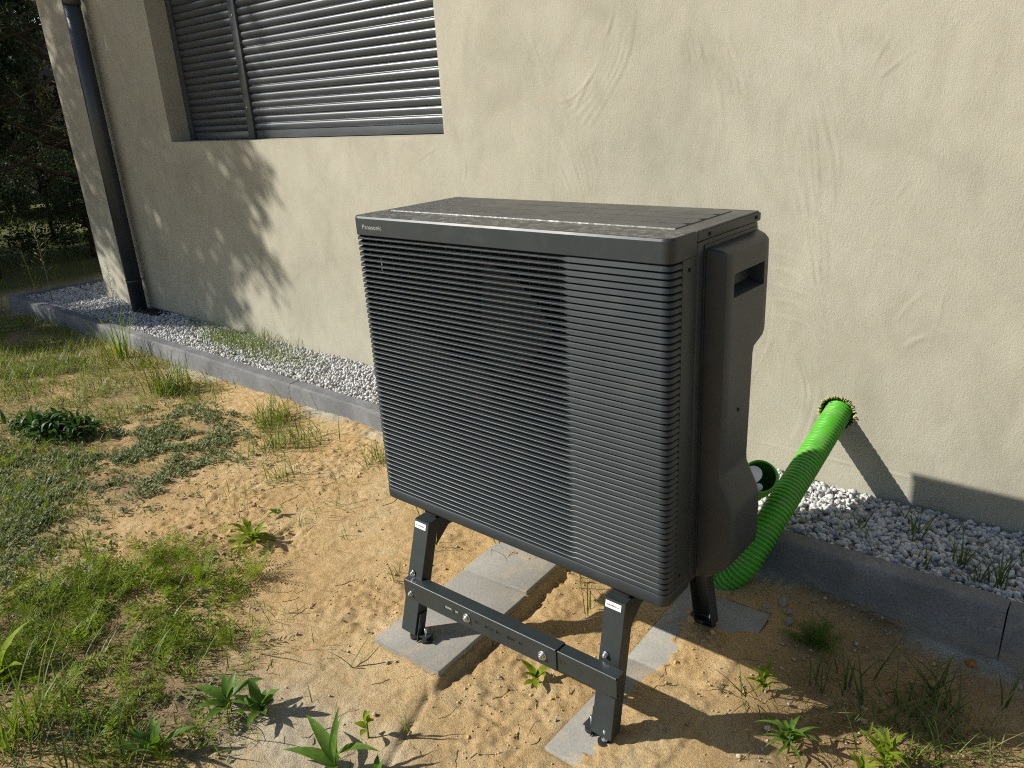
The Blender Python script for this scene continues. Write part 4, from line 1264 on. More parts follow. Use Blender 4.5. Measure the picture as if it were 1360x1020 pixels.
# bed under the stones
a = Acc()
gx = np.linspace(-6.22, 3.9, 200); gy = np.linspace(YK1 - 0.004, YW + 0.02, 8)
A_, B_ = np.meshgrid(gx, gy, indexing='ij')
ii = (np.arange(199)[:, None] * 8 + np.arange(7)[None]).ravel()
a.add(np.stack([A_.ravel(), B_.ravel(), gtop(A_, B_).ravel() - 0.016], 1), np.stack([ii, ii + 8, ii + 9, ii + 1], 1))
a.add([(-6.22, YW, 0.09), (HX0, YW, 0.09), (HX0, 5.5, 0.09), (-6.22, 5.5, 0.09)], [(0, 1, 2, 3)])
tag(link('gravel_bed', a.mesh('gravel_bed', True), M['stone']), kind='structure')

def zat(x, y): return gz(np.asarray(x, float), np.asarray(y, float))

# pebbles and crumbs of sand on the ground
n = 9000
x = rng.uniform(-1.7, 1.95, n); y = rng.uniform(-1.2, 0.86, n)
k = fbm(x, y, 0.35, 21, 3) + 0.35 * rng.random(n) > 0.12
x, y = x[k], y[k]; n = len(x)
ss = np.exp(rng.normal(math.log(0.0050), 0.5, n)).clip(0.003, 0.02)
V, F = stones(np.stack([x, y, zat(x, y) + ss * 0.15], 1), ss, 0.8, 0.3)
tag(link('sand_crumbs', np_mesh('sand_crumbs', V, F), M['crumb']), kind='stuff')
n = 420
x = np.concatenate([rng.uniform(-2.5, 1.9, n // 2), rng.uniform(0.95, 1.75, n // 2)]); y = np.concatenate([rng.uniform(-1.0, 0.86, n // 2), rng.uniform(0.1, 0.87, n // 2)])
ss = np.exp(rng.normal(math.log(0.009), 0.4, n)).clip(0.004, 0.026)
V, F = stones(np.stack([x, y, zat(x, y) + ss * 0.2], 1), ss, 0.7, 0.25)
tag(link('pebbles', np_mesh('pebbles', V, F), M['pebble']), kind='stuff')
# a few stones one would point at
def rock(x, y, s, mat, lab, name='stone'):
    V, F = stones(np.array([[0, 0, 0.0]]), np.array([s]), 0.65, 0.2)
    bm = bmesh.new()
    vs = [bm.verts.new(v) for v in V]
    for f in F: bm.faces.new([vs[i] for i in f])
    bmesh.ops.bevel(bm, geom=bm.edges[:], offset=s * 0.06, segments=1, affect='EDGES')
    o = link(name, bm_done(name, bm, True, 20), mat, None, (x, y, float(zat(x, y)) + s * 0.14))
    return tag(o, lab, 'stone')
rock(1.500, 0.815, 0.040, M['orange_stone'], 'rust orange stone on shaded sand near the edging')
rock(-0.345, -0.405, 0.034, M['pebble'], 'tan stone lying on sand at the rim of the left weeds')
rock(1.150, 0.235, 0.030, M['stone'], 'pale stone in the tip of the sunlit sand patch')
for (rx, ry, rs, lab) in ((0.985, 0.735, 0.050, 'flat broken stone chip nearest the duct in the shaded chip pile'), (1.035, 0.665, 0.042, 'flat stone chip at the front of the shaded chip pile'),
                      (0.955, 0.690, 0.036, 'small stone chip on the left of the shaded chip pile'), (1.020, 0.705, 0.034, 'small stone chip in the middle of the shaded chip pile')):
    o = rock(rx, ry, rs, M['slab'], lab)
o = rock(0.925, 1.02, 0.060, M['stone'], 'large pale stone at the gravel edge beside the green duct'); o.location.z = 0.118
rock(-0.62, -0.36, 0.038, M['pebble'], 'pale flat stone among the feathery weeds at left')

# ================================================================== PLANTS
def strips(base, yaw, pitch0, bend, L, W, nseg=4, shape='grass', fold=0.0, twist=None):
    """vectorised blades and leaves. pitch0 = angle from the vertical at the base, bend = added angle at the tip"""
    n = len(base)
    t = np.linspace(0, 1, nseg + 1)
    ang = pitch0[:, None] + bend[:, None] * t[None] ** 1.2
    seg = L[:, None] / nseg
    dh = np.sin(ang) * seg; dz = np.cos(ang) * seg
    h = np.concatenate([np.zeros((n, 1)), np.cumsum(dh[:, :-1], 1)], 1)
    z = np.concatenate([np.zeros((n, 1)), np.cumsum(dz[:, :-1], 1)], 1)
    cx, cy = np.cos(yaw), np.sin(yaw)
    ctr = np.stack([base[:, None, 0] + h * cx[:, None], base[:, None, 1] + h * cy[:, None], base[:, None, 2] + z], -1)
    side = np.stack([-cy, cx, np.zeros(n)], -1)
    if twist is not None:
        up = np.stack([np.zeros(n), np.zeros(n), np.ones(n)], -1)
        side = side * np.cos(twist)[:, None] + up * np.sin(twist)[:, None]
    if shape == 'grass': w = (1 - t ** 1.6) * 0.96 + 0.04; w[0] = 0.7
    elif shape == 'leaf': w = np.sin(np.pi * np.clip(t, 0.0, 1) ** 0.8) ** 0.9 * 0.96 + 0.04
    elif shape == 'lance': w = np.sin(np.pi * np.clip(0.06 + 0.94 * t, 0, 1) ** 0.62) * 0.97 + 0.03
    elif shape == 'spoon': w = np.where(t < 0.35, 0.22 + 0.3 * t, np.sin(np.pi * np.clip((t - 0.1) / 0.95, 0, 1)) ** 0.8) * 0.97 + 0.03
    hw = 0.5 * W[:, None] * w[None]
    nrm = np.stack([-np.cos(ang) * cx[:, None], -np.cos(ang) * cy[:, None], np.sin(ang)], -1)
    l = ctr + side[:, None] * hw[..., None] + nrm * (hw * fold)[..., None]
    r = ctr - side[:, None] * hw[..., None] + nrm * (hw * fold)[..., None]
    m = nseg + 1
    if fold:
        V = np.stack([l, ctr, r], 2)   # n, m, 3, 3
        k = np.arange(n)[:, None] * m * 3 + np.arange(nseg)[None] * 3
        Q = np.concatenate([np.stack([k, k + 1, k + 4, k + 3], -1).reshape(-1, 4), np.stack([k + 1, k + 2, k + 5, k + 4], -1).reshape(-1, 4)])
    else:
        V = np.stack([l, r], 2)
        k = np.arange(n)[:, None] * m * 2 + np.arange(nseg)[None] * 2
        Q = np.stack([k, k + 1, k + 3, k + 2], -1).reshape(-1, 4)
    return V.reshape(-1, 3), Q, ctr
U = lambda a, b, n: rng.uniform(a, b, n)

def sample_poly(poly, n, jit=0.06):
    P = np.array(poly); lo = P.min(0) - 0.1; hi = P.max(0) + 0.1
    out = []
    tot = 0
    while tot < n:
        q = np.stack([U(lo[0], hi[0], 4 * n), U(lo[1], hi[1], 4 * n)], 1)
        j = q + rng.normal(0, jit, q.shape)
        q = q[in_poly(j[:, 0], j[:, 1], poly)]
        out.append(q); tot += len(q)
    return np.concatenate(out)[:n]
def clumped(xy, scale, seed, thr):
    k = fbm(xy[:, 0], xy[:, 1], scale, seed, 3) + 0.25 * rng.random(len(xy)) > thr
    return xy[k]
def bases(xy, dz=-0.003):
    return np.stack([xy[:, 0], xy[:, 1], zat(xy[:, 0], xy[:, 1]) + dz], 1)

def grass_field(name, parts, mat, smooth=True):
    a = Acc()
    for (xy, L, W, p0, bd, tw) in parts:
        n = len(xy)
        V, Q, _ = strips(bases(xy), U(0, 2 * math.pi, n), U(*p0, n), U(*bd, n), U(*L, n) * U(0.6, 1.1, n), U(*W, n), 4, 'grass', 0.0)
        a.add(V, Q)
    return tag(link(name, a.mesh(name, smooth), mat), kind='stuff')

gd = POLY['grass_dense']
grass_field('grass', [
    (clumped(sample_poly(gd, 3600), 0.12, 301, 0.22), (0.05, 0.15), (0.003, 0.0058), (0.1, 0.9), (0.2, 1.5), 0),
    (clumped(sample_poly(gd, 1500), 0.2, 302, 0.05), (0.03, 0.07), (0.0024, 0.0042), (0.3, 1.2), (0.1, 1.2), 0),
    (clumped(sample_poly(POLY['upper'], 15000), 0.3, 303, -0.12), (0.05, 0.18), (0.003, 0.006), (0.1, 0.9), (0.3, 1.6), 0),
    (clumped(sample_poly(POLY['mid'], 8000, 0.12), 0.18, 304, 0.10), (0.03, 0.12), (0.0025, 0.005), (0.1, 1.0), (0.2, 1.5), 0),
    (clumped(sample_poly(POLY['left'], 5600, 0.1), 0.16, 305, 0.10), (0.03, 0.10), (0.0025, 0.005), (0.1, 1.0), (0.2, 1.5), 0),
    (clumped(sample_poly([(-16, -6), (-8.2, -2), (-7.0, 0.8), (-6.7, 1.2), (-6.7, 6), (-16, 10)], 9000, 0.2), 0.8, 306, -0.3), (0.10, 0.32), (0.006, 0.012), (0.1, 0.8), (0.3, 1.4), 0),
    (clumped(sample_poly(POLY['mat'], 2200, 0.15), 0.15, 308, 0.08), (0.03, 0.09), (0.002, 0.004), (0.2, 1.2), (0.2, 1.4), 0),
    (clumped(sample_poly(POLY['sparse'], 1100), 0.14, 307, 0.18), (0.03, 0.10), (0.002, 0.004), (0.1, 1.0), (0.2, 1.4), 0),
], M['grass'])
grass_field('dry_grass', [
    (clumped(sample_poly(gd, 2600), 0.2, 311, -0.1), (0.03, 0.10), (0.0014, 0.003), (0.7, 1.6), (0.0, 0.9), 0),
    (clumped(sample_poly(POLY['upper'], 4200), 0.3, 312, -0.1), (0.05, 0.14), (0.002, 0.004), (0.5, 1.5), (0.0, 1.0), 0),
    (clumped(sample_poly(POLY['mid'], 3600), 0.3, 313, -0.1), (0.03, 0.10), (0.0016, 0.0032), (0.6, 1.6), (0.0, 0.8), 0),
    (clumped(sample_poly(POLY['left'], 2600), 0.3, 314, -0.1), (0.03, 0.09), (0.0014, 0.003), (0.7, 1.6), (0.0, 0.8), 0),
    (sample_poly([(1.25, 0.25), (1.2, 0.55), (1.5, 0.66), (1.7, 0.6), (1.62, 0.3)], 260, 0.08), (0.05, 0.13), (0.0018, 0.0034), (0.5, 1.5), (0.0, 0.9), 0),
    (sample_poly(POLY['rshade'], 130), (0.04, 0.11), (0.0016, 0.003), (0.7, 1.6), (0.0, 0.8), 0),
    (sample_poly(POLY['sparse'], 260), (0.03, 0.09), (0.0012, 0.0024), (1.2, 1.6), (0.0, 0.4), 0),
], M['grass_dry'])

# creeping grey-green mat: small rosettes of woolly leaves
def mat_plant():
    a = Acc()
    xy = np.concatenate([clumped(sample_poly(POLY['mat'], 3000, 0.12), 0.10, 321, 0.12), clumped(sample_poly(POLY['left'], 1100), 0.2, 322, 0.08)])
    m = 8
    n = len(xy) * m
    c = np.repeat(xy, m, 0) + rng.normal(0, 0.008, (n, 2))
    z0 = np.repeat(U(0.0, 0.018, len(xy)), m)
    b = bases(c); b[:, 2] += z0
    V, Q, _ = strips(b, U(0, 2 * math.pi, n), U(0.5, 1.4, n), U(0.0, 0.6, n), U(0.012, 0.026, n), U(0.006, 0.012, n), 2, 'leaf', 0.25)
    a.add(V, Q)
    return tag(link('creeping_weed', a.mesh('creeping_weed', True), M['mat_grey']), kind='stuff')
mat_plant()

# feathery (yarrow like) fronds
def fronds(acc, base, yaw, p0, bd, L, lw=0.28, m=11):
    n = len(base)
    V, Q, ctr = strips(base, yaw, p0, bd, L, np.full(n, 0.0016), m, 'grass')
    acc.add(V, Q)
    side = np.stack([-np.sin(yaw), np.cos(yaw), np.zeros(n)], -1)
    for j in range(2, m + 1):
        t = j / m
        ln = L * lw * (math.sin(math.pi * min(1, 0.18 + 0.80 * t)) ** 0.8)
        tan = ctr[:, j] - ctr[:, j - 1]; tan /= np.linalg.norm(tan, axis=1, keepdims=True)
        for sg in (1, -1):
            d = side * sg * 0.86 + tan * 0.5 + rng.normal(0, 0.12, (n, 3)); d /= np.linalg.norm(d, axis=1, keepdims=True)
            wv = np.cross(d, np.cross(tan, d)); wv /= (np.linalg.norm(wv, axis=1, keepdims=True) + 1e-9)
            hw = (0.085 * ln)[:, None]
            c = ctr[:, j]
            l_ = ln[:, None]
            VV = np.stack([c, c + d * l_ * 0.5 + wv * hw, c + d * l_, c + d * l_ * 0.5 - wv * hw], 1)
            k = np.arange(n)[:, None] * 4
            acc.add(VV.reshape(-1, 3), np.concatenate([k, k + 1, k + 2, k + 3], 1))
a = Acc()
for poly, nn, seed, thr, Ls in ((POLY['yarrow'], 480, 331, 0.08, (0.05, 0.12)), (gd, 1100, 332, 0.18, (0.05, 0.13)), (POLY['left'], 600, 333, 0.04, (0.035, 0.085)), (POLY['mid'], 420, 334, 0.05, (0.035, 0.085))):
    xy = clumped(sample_poly(poly, nn), 0.14, seed, thr)
    n = len(xy)
    fronds(a, bases(xy), U(0, 6.28, n), U(0.3, 1.2, n), U(0.1, 0.8, n), U(*Ls, n))
tag(link('feathery_weeds', a.mesh('feathery_weeds', True), M['weed_bright']), kind='stuff')
# fine moss like ground cover in the left bottom, short rounded leaflets
a = Acc()
for poly, nn, seed in ((gd, 5200, 341), (POLY['left'], 3000, 342), (POLY['mid'], 2400, 343), (POLY['yarrow'], 1400, 344)):
    xy = clumped(sample_poly(poly, nn), 0.12, seed, 0.14)
    n = len(xy)
    V, Q, _ = strips(bases(xy, 0.001), U(0, 6.28, n), U(0.6, 1.5, n), U(0, 0.5, n), U(0.008, 0.024, n), U(0.005, 0.012, n), 2, 'leaf', 0.2)
    a.add(V, Q)
tag(link('ground_cover', a.mesh('ground_cover', True), M['weed_mid']), kind='stuff')
# grass seedlings among the gravel
a = Acc()
for (cx, cy, rx, ry, n, L) in ((-2.95, 1.22, 0.46, 0.14, 800, (0.06, 0.14)), (-2.35, 1.18, 0.35, 0.12, 260, (0.04, 0.11)), (-2.05, 1.05, 0.3, 0.06, 40, (0.03, 0.07)), (-4.9, 1.1, 0.5, 0.12, 60, (0.05, 0.12)), (-3.5, 1.3, 0.3, 0.06, 60, (0.06, 0.12))):
    xy = np.stack([cx + rx * rng.normal(0, 0.55, n), np.clip(cy + ry * rng.normal(0, 0.6, n), 0.98, 1.385)], 1)
    b = np.stack([xy[:, 0], xy[:, 1], gtop(xy[:, 0], xy[:, 1]) - 0.01], 1)
    V, Q, _ = strips(b, U(0, 6.28, n), U(0.05, 0.7, n), U(0.1, 1.1, n), U(*L, n), U(0.002, 0.0042, n), 4, 'grass')
    a.add(V, Q)
tag(link('gravel_grass', a.mesh('gravel_grass', True), M['grass']), kind='stuff')
# litter: dry stems and roots lying on the sand
a = Acc()
xy = np.concatenate([sample_poly(POLY['sparse'], 130), sample_poly(gd, 160), sample_poly(POLY['rshade'], 60), np.stack([U(0.2, 0.9, 50), U(-0.6, 0.6, 50)], 1)])
for q in xy:
    yaw = random.uniform(0, 6.28); L = random.uniform(0.02, 0.10); k = 6
    pts = []
    for i in range(k):
        pts.append((q[0] + math.cos(yaw) * L * i / (k - 1), q[1] + math.sin(yaw) * L * i / (k - 1))); yaw += random.uniform(-0.25, 0.25)
    pts = np.array(pts)
    z = zat(pts[:, 0], pts[:, 1]) + 0.0012
    V, Q, T = tube(np.column_stack([pts, z]), random.uniform(0.0005, 0.0012), 4, False)
    a.add(V, Q)
tag(link('dry_stems', a.mesh('dry_stems'), M['dry']), kind='stuff')

# curled dead leaves and bits blown onto gravel and sand
n = 170
xy = np.concatenate([np.stack([U(-3.5, 2.0, 70), U(0.99, 1.38, 70)], 1), sample_poly(POLY['left'], 40), sample_poly(POLY['mid'], 30), sample_poly(gd, 30)])
zz = np.where(xy[:, 1] > 0.95, gtop(xy[:, 0], xy[:, 1]) + 0.012, zat(xy[:, 0], xy[:, 1]) + 0.004)
V, Q, _ = strips(np.column_stack([xy, zz]), U(0, 6.28, n), U(1.2, 1.7, n), U(-0.6, 0.6, n), U(0.012, 0.03, n), U(0.006, 0.014, n), 4, 'leaf', 0.5)
a = Acc(); a.add(V, Q)
tag(link('dead_leaves', a.mesh('dead_leaves', True), M['dry']), kind='stuff')

# ---- single plants one can point at
def tuft(name, x, y, n, L, W, mat, lab, cat='grass tuft', spread=0.02, p0=(0.05, 0.8), bd=(0.2, 1.5), z=None, group=None):
    a = Acc()
    xy = np.array([[x, y]]) + rng.normal(0, spread, (n, 2))
    b = bases(xy) if z is None else np.column_stack([xy, np.full(n, z)])
    org = np.array([x, y, float(zat(x, y)) if z is None else z])
    V, Q, _ = strips(b - org, U(0, 6.28, n), U(*p0, n), U(*bd, n), U(*L, n), U(*W, n), 6, 'grass', 0.25)
    a.add(V, Q)
    o = link(name, a.mesh(name, True), mat, None, tuple(org))
    return tag(o, lab, cat, group)
tuft('grass_clump', -2.77, 0.60, 220, (0.10, 0.26), (0.004, 0.007), M['grass'], 'bushy grass clump against the sunlit edging at left', spread=0.06)
tuft('grass_clump', -3.72, 0.74, 34, (0.20, 0.42), (0.006, 0.009), M['weed_bright'], 'tall bright grass blades standing before the shaded edging', spread=0.03, p0=(0.0, 0.35), bd=(0.0, 0.9))
tuft('grass_clump', -3.35, 0.76, 60, (0.06, 0.16), (0.004, 0.007), M['grass'], 'short grass clump right of the tall bright blades', spread=0.06)
tuft('grass_clump', -1.72, 0.66, 190, (0.08, 0.22), (0.003, 0.006), M['grass'], 'fine leaved grass clump at the edging left of the unit', spread=0.06)
tuft('grass_clump', -1.45, 0.56, 190, (0.06, 0.20), (0.003, 0.006), M['grass'], 'spreading grass clump just left of the unit', spread=0.09)
tuft('grass_tuft', -1.13, 0.29, 36, (0.07, 0.14), (0.003, 0.005), M['grass'], 'dark grass tuft on open sand behind the dandelion', spread=0.03)
tuft('grass_tuft', -0.90, 0.66, 40, (0.08, 0.15), (0.003, 0.005), M['grass'], 'loose grass tuft beside the lower left edge of the unit', spread=0.03)
tuft('grass_tuft', -0.33, 0.44, 14, (0.08, 0.17), (0.003, 0.0055), M['grass'], 'long bladed grass tuft left of the stand leg', spread=0.025)
tuft('grass_tuft', -0.16, 0.30, 9, (0.08, 0.15), (0.003, 0.005), M['grass'], 'thin grass tuft nearest the left stand leg', spread=0.03)
tuft('grass_tuft', 0.05, 0.44, 9, (0.08, 0.15), (0.003, 0.005), M['grass'], 'grass blades seen between the left leg and the unit bottom', spread=0.02)
tuft('grass_tuft', -0.13, 0.10, 6, (0.06, 0.11), (0.003, 0.0045), M['grass'], 'few blades on sand by the left end of the crossbar', spread=0.02)
tuft('grass_tuft', 0.10, -0.28, 3, (0.09, 0.13), (0.004, 0.006), M['grass_dark'], 'grass seedling with two crossed blades in front of the left slab', spread=0.004, p0=(0.5, 1.1), bd=(0.1, 0.6))
tuft('grass_tuft', 0.43, -0.36, 4, (0.06, 0.14), (0.003, 0.005), M['grass'], 'upright thin grass seedling by the crack in the sand', spread=0.006, p0=(0.0, 0.4), bd=(0.0, 0.6))
tuft('grass_tuft', 0.53, 0.36, 12, (0.08, 0.16), (0.003, 0.005), M['grass'], 'grass blades on sunlit sand right of the back left slab', spread=0.05)
tuft('grass_tuft', 0.39, 0.46, 5, (0.09, 0.15), (0.003, 0.005), M['grass'], 'thin blades over the edge of the back left slab', spread=0.02)
tuft('grass_clump', -0.40, -0.98, 46, (0.14, 0.30), (0.004, 0.008), M['grass'], 'long bright grass clump in the lower left corner', spread=0.05, p0=(0.0, 0.6), bd=(0.1, 1.2))
tuft('grass_clump', -0.18, -0.92, 60, (0.08, 0.20), (0.003, 0.006), M['grass_dark'], 'dark grass clump right of the long bright blades', spread=0.06)
tuft('grass_clump', -0.75, -0.86, 70, (0.06, 0.17), (0.003, 0.006), M['grass'], 'grass clump behind the long bright blades at left', spread=0.08)
tuft('grass_clump', -1.15, -0.68, 70, (0.06, 0.16), (0.003, 0.006), M['grass'], 'grass clump at the left picture edge above the corner', spread=0.08)
# right shaded part
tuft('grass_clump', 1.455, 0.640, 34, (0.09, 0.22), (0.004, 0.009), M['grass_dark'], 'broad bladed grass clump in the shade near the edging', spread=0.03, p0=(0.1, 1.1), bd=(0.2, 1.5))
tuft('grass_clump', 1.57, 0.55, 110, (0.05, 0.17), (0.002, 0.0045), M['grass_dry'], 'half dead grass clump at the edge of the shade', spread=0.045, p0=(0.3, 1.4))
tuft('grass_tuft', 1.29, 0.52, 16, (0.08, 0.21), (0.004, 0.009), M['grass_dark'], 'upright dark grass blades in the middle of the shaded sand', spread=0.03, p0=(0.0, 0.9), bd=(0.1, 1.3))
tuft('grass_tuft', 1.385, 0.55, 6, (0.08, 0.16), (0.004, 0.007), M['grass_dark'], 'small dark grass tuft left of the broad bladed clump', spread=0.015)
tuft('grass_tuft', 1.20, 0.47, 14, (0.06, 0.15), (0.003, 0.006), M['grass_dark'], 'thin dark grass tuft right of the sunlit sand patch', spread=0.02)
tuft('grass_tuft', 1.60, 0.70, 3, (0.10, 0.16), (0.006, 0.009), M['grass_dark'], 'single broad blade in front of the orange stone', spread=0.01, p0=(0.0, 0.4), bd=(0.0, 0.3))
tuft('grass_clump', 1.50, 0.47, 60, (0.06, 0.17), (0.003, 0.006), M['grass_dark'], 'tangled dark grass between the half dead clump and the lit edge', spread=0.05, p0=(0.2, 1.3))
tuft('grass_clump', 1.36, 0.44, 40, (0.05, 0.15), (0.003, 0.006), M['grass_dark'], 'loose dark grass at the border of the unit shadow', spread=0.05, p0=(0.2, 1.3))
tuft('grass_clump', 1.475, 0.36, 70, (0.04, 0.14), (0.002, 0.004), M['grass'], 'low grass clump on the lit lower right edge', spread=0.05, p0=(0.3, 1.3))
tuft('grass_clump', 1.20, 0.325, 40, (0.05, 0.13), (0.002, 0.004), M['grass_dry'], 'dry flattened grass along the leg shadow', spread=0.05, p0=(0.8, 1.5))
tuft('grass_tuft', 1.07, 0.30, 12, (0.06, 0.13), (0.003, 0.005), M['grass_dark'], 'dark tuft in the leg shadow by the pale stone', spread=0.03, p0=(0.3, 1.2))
for (x, y, n, L, lab) in ((1.095, 1.125, 8, (0.07, 0.14), 'small grass tuft in gravel right of the duct'), (1.25, 1.19, 14, (0.08, 0.16), 'dark grass tuft in gravel below the wall shadow corner'),
                          (1.40, 1.10, 14, (0.08, 0.18), 'tall grass tuft in gravel at the right'), (1.455, 1.04, 14, (0.07, 0.15), 'grass tuft in gravel close to the edging at right'),
                          (1.515, 1.05, 12, (0.09, 0.18), 'grass tuft in gravel at the right picture edge'), (1.19, 1.28, 3, (0.07, 0.13), 'single pale blade in gravel by the duct shadow'),
                          (1.33, 1.30, 6, (0.05, 0.1), 'little grass tuft in gravel near the wall at right'), (1.30, 1.04, 5, (0.05, 0.1), 'short grass tuft in gravel above the edging'), (1.56, 1.22, 7, (0.06, 0.12), 'grass tuft in gravel near the wall at the picture edge')):
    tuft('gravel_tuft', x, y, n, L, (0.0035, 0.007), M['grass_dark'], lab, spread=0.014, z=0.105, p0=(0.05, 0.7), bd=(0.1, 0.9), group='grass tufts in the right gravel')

def leafy(name, x, y, leaves, mat, lab, cat='weed', shape='leaf', fold=0.3, stem=0.0, sp=0.003):
    """leaves: (yaw, pitch0, bend, length, width, height); every leaf a part"""
    z = float(zat(x, y))
    root = empty(name, (x, y, z)); tag(root, lab, cat)
    for (yaw, p0, bd, L, W, h) in leaves:
        bd = bd * 1.5 + 0.25
        one = np.ones(1)
        V, Q, _ = strips(np.array([[0.0, 0.0, h]]), yaw * one, p0 * one, bd * one, L * one, W * one, 8, shape, fold)
        a = Acc(); a.add(V, Q)
        o = link('leaf', a.mesh('leaf', True), mat, root, (x + random.gauss(0, sp), y + random.gauss(0, sp), z))
    if stem > 0:
        V, Q, T = tube([(x, y, z - 0.01), (x + 0.003, y, z + stem)], [0.003, 0.0018], 7)
        a = Acc(); a.add(V, Q, T)
        link('stem', a.mesh('stem', True), mat, root)
    return root
R_ = random.uniform
def whorl(n, p0, bd, L, W, h=(0, 0.01), y0=0.0):
    return [(y0 + i * 2.399 + R_(-.3, .3), R_(*p0), R_(*bd), R_(*L), R_(*W), R_(*h)) for i in range(n)]
leafy('broadleaf_weed', -0.77, -0.07, whorl(22, (0.15, 1.2), (0.4, 1.1), (0.07, 0.125), (0.018, 0.030)), M['weed_bright'], 'bright green dandelion rosette on open sand', shape='spoon')
leafy('broadleaf_weed', -2.62, -0.12, whorl(150, (0.0, 1.35), (0.5, 1.6), (0.07, 0.13), (0.016, 0.028), (0, 0.11)), M['weed_dark'], 'large dark glossy weed at the left picture edge', shape='lance', sp=0.055)
for dx, dy in ((-0.2, -0.05), (0.16, 0.10)):
    leafy('broadleaf_weed', -2.62 + dx, -0.12 + dy, whorl(90, (0.0, 1.35), (0.5, 1.6), (0.06, 0.11), (0.014, 0.024), (0, 0.08)), M['weed_dark'],
          'dark glossy weed joined to the front of the large one' if dx < 0 else 'dark glossy weed joined to the back of the large one', shape='lance', sp=0.035)
leafy('lance_leaf_weed', 0.365, -0.545, [(2.95, 1.05, 0.35, 0.17, 0.034, 0.03), (0.35, 0.75, 0.55, 0.15, 0.030, 0.04), (2.0, 0.25, 0.25, 0.12, 0.022, 0.05), (1.5, 0.15, 0.2, 0.11, 0.02, 0.055), (3.6, 1.15, 0.3, 0.15, 0.036, 0.02), (5.2, 1.0, 0.5, 0.09, 0.03, 0.02), (4.4, 1.2, 0.3, 0.07, 0.026, 0.01)], M['weed_mid'],
      'weed with long lance shaped leaves at the bottom picture edge', shape='lance', fold=0.35, stem=0.06)
leafy('small_leaf_weed', 0.345, -0.425, [(2.6, 0.6, 0.3, 0.035, 0.018, 0.05), (0.4, 0.7, 0.3, 0.035, 0.018, 0.045), (1.4, 0.3, 0.3, 0.04, 0.018, 0.05), (3.6, 1.0, 0.3, 0.04, 0.02, 0.03), (5.2, 0.9, 0.3, 0.04, 0.02, 0.03), (0.0, 0.2, 0.2, 0.03, 0.014, 0.06)], M['weed_bright'],
      'small round leaved weed just behind the lance leaf weed', stem=0.06)
leafy('small_leaf_weed', 0.475, -0.50, [(2.2, 0.5, 0.3, 0.05, 0.018, 0.03), (0.6, 0.6, 0.3, 0.05, 0.018, 0.03), (4.0, 0.9, 0.3, 0.05, 0.02, 0.02), (1.3, 0.2, 0.2, 0.05, 0.016, 0.03)], M['weed_mid'], 'little weed right of the lance leaf weed', stem=0.03)
leafy('broadleaf_weed', -0.03, -0.60, [(3.5, 1.0, 0.4, 0.12, 0.032, 0.03), (2.7, 0.8, 0.3, 0.08, 0.026, 0.04), (1.2, 0.9, 0.6, 0.11, 0.03, 0.04), (0.1, 0.9, 0.4, 0.09, 0.032, 0.03), (5.0, 1.0, 0.4, 0.10, 0.03, 0.02), (0.7, 0.4, 0.4, 0.08, 0.024, 0.05), (2.0, 0.5, 0.3, 0.07, 0.022, 0.05), (4.2, 0.9, 0.4, 0.09, 0.028, 0.02)], M['weed_mid'],
      'broad leaved weed casting a shadow on pale sand at lower left', shape='leaf', stem=0.06)
leafy('broadleaf_weed', 0.055, -0.555, whorl(9, (0.4, 1.1), (0.2, 0.6), (0.05, 0.09), (0.02, 0.03), (0.01, 0.04), 0.4), M['weed_mid'], 'smaller broad leaved weed touching the right of the lower left one', stem=0.04)
leafy('broadleaf_weed', -0.72, -0.96, [(1.3, 0.25, 0.5, 0.20, 0.05, 0.0), (1.9, 0.35, 0.5, 0.16, 0.045, 0.0), (0.4, 0.6, 0.5, 0.14, 0.04, 0.0)], M['weed_bright'], 'broad upright leaf cut by the left picture edge', shape='lance')
leafy('broadleaf_weed', -0.05, -0.80, whorl(8, (0.2, 1.0), (0.2, 0.7), (0.08, 0.14), (0.02, 0.032), (0, 0.02)), M['weed_mid'], 'broad leaved weed in the grass at the bottom left', shape='lance')
leafy('small_leaf_weed', 0.56, 0.01, whorl(8, (0.3, 1.2), (0.2, 0.6), (0.04, 0.075), (0.016, 0.026), (0, 0.02)), M['weed_bright'], 'small weed growing in the hollow below the crossbar')
leafy('small_leaf_weed', -0.86, 0.10, whorl(5, (0.4, 1.2), (0.2, 0.6), (0.03, 0.05), (0.012, 0.018)), M['weed_mid'], 'tiny weed on sand right of the dandelion')
leafy('lance_leaf_weed', 1.215, 0.21, whorl(18, (0.2, 1.25), (0.4, 1.0), (0.055, 0.10), (0.010, 0.016), (0.01, 0.07)), M['weed_mid'], 'star shaped weed with pale narrow leaves in sun below the leg shadow', shape='lance', stem=0.07)
leafy('lance_leaf_weed', 1.415, 0.305, whorl(20, (0.1, 1.2), (0.4, 1.0), (0.05, 0.09), (0.010, 0.015), (0.01, 0.07)), M['weed_bright'], 'bright narrow leaved weed at the bottom right picture edge', shape='lance', stem=0.05)
leafy('lance_leaf_weed', 1.385, 0.235, whorl(9, (0.3, 1.2), (0.2, 0.6), (0.05, 0.08), (0.013, 0.018), (0.0, 0.03)), M['weed_bright'], 'bright weed cut by the bottom edge left of its larger neighbour', shape='lance', stem=0.04)
leafy('lance_leaf_weed', 1.09, 0.345, whorl(16, (0.1, 1.1), (0.2, 0.6), (0.04, 0.07), (0.010, 0.015), (0.01, 0.06)), M['weed_bright'], 'bright sprig in the sunlit patch between the shadows', shape='lance', stem=0.07)
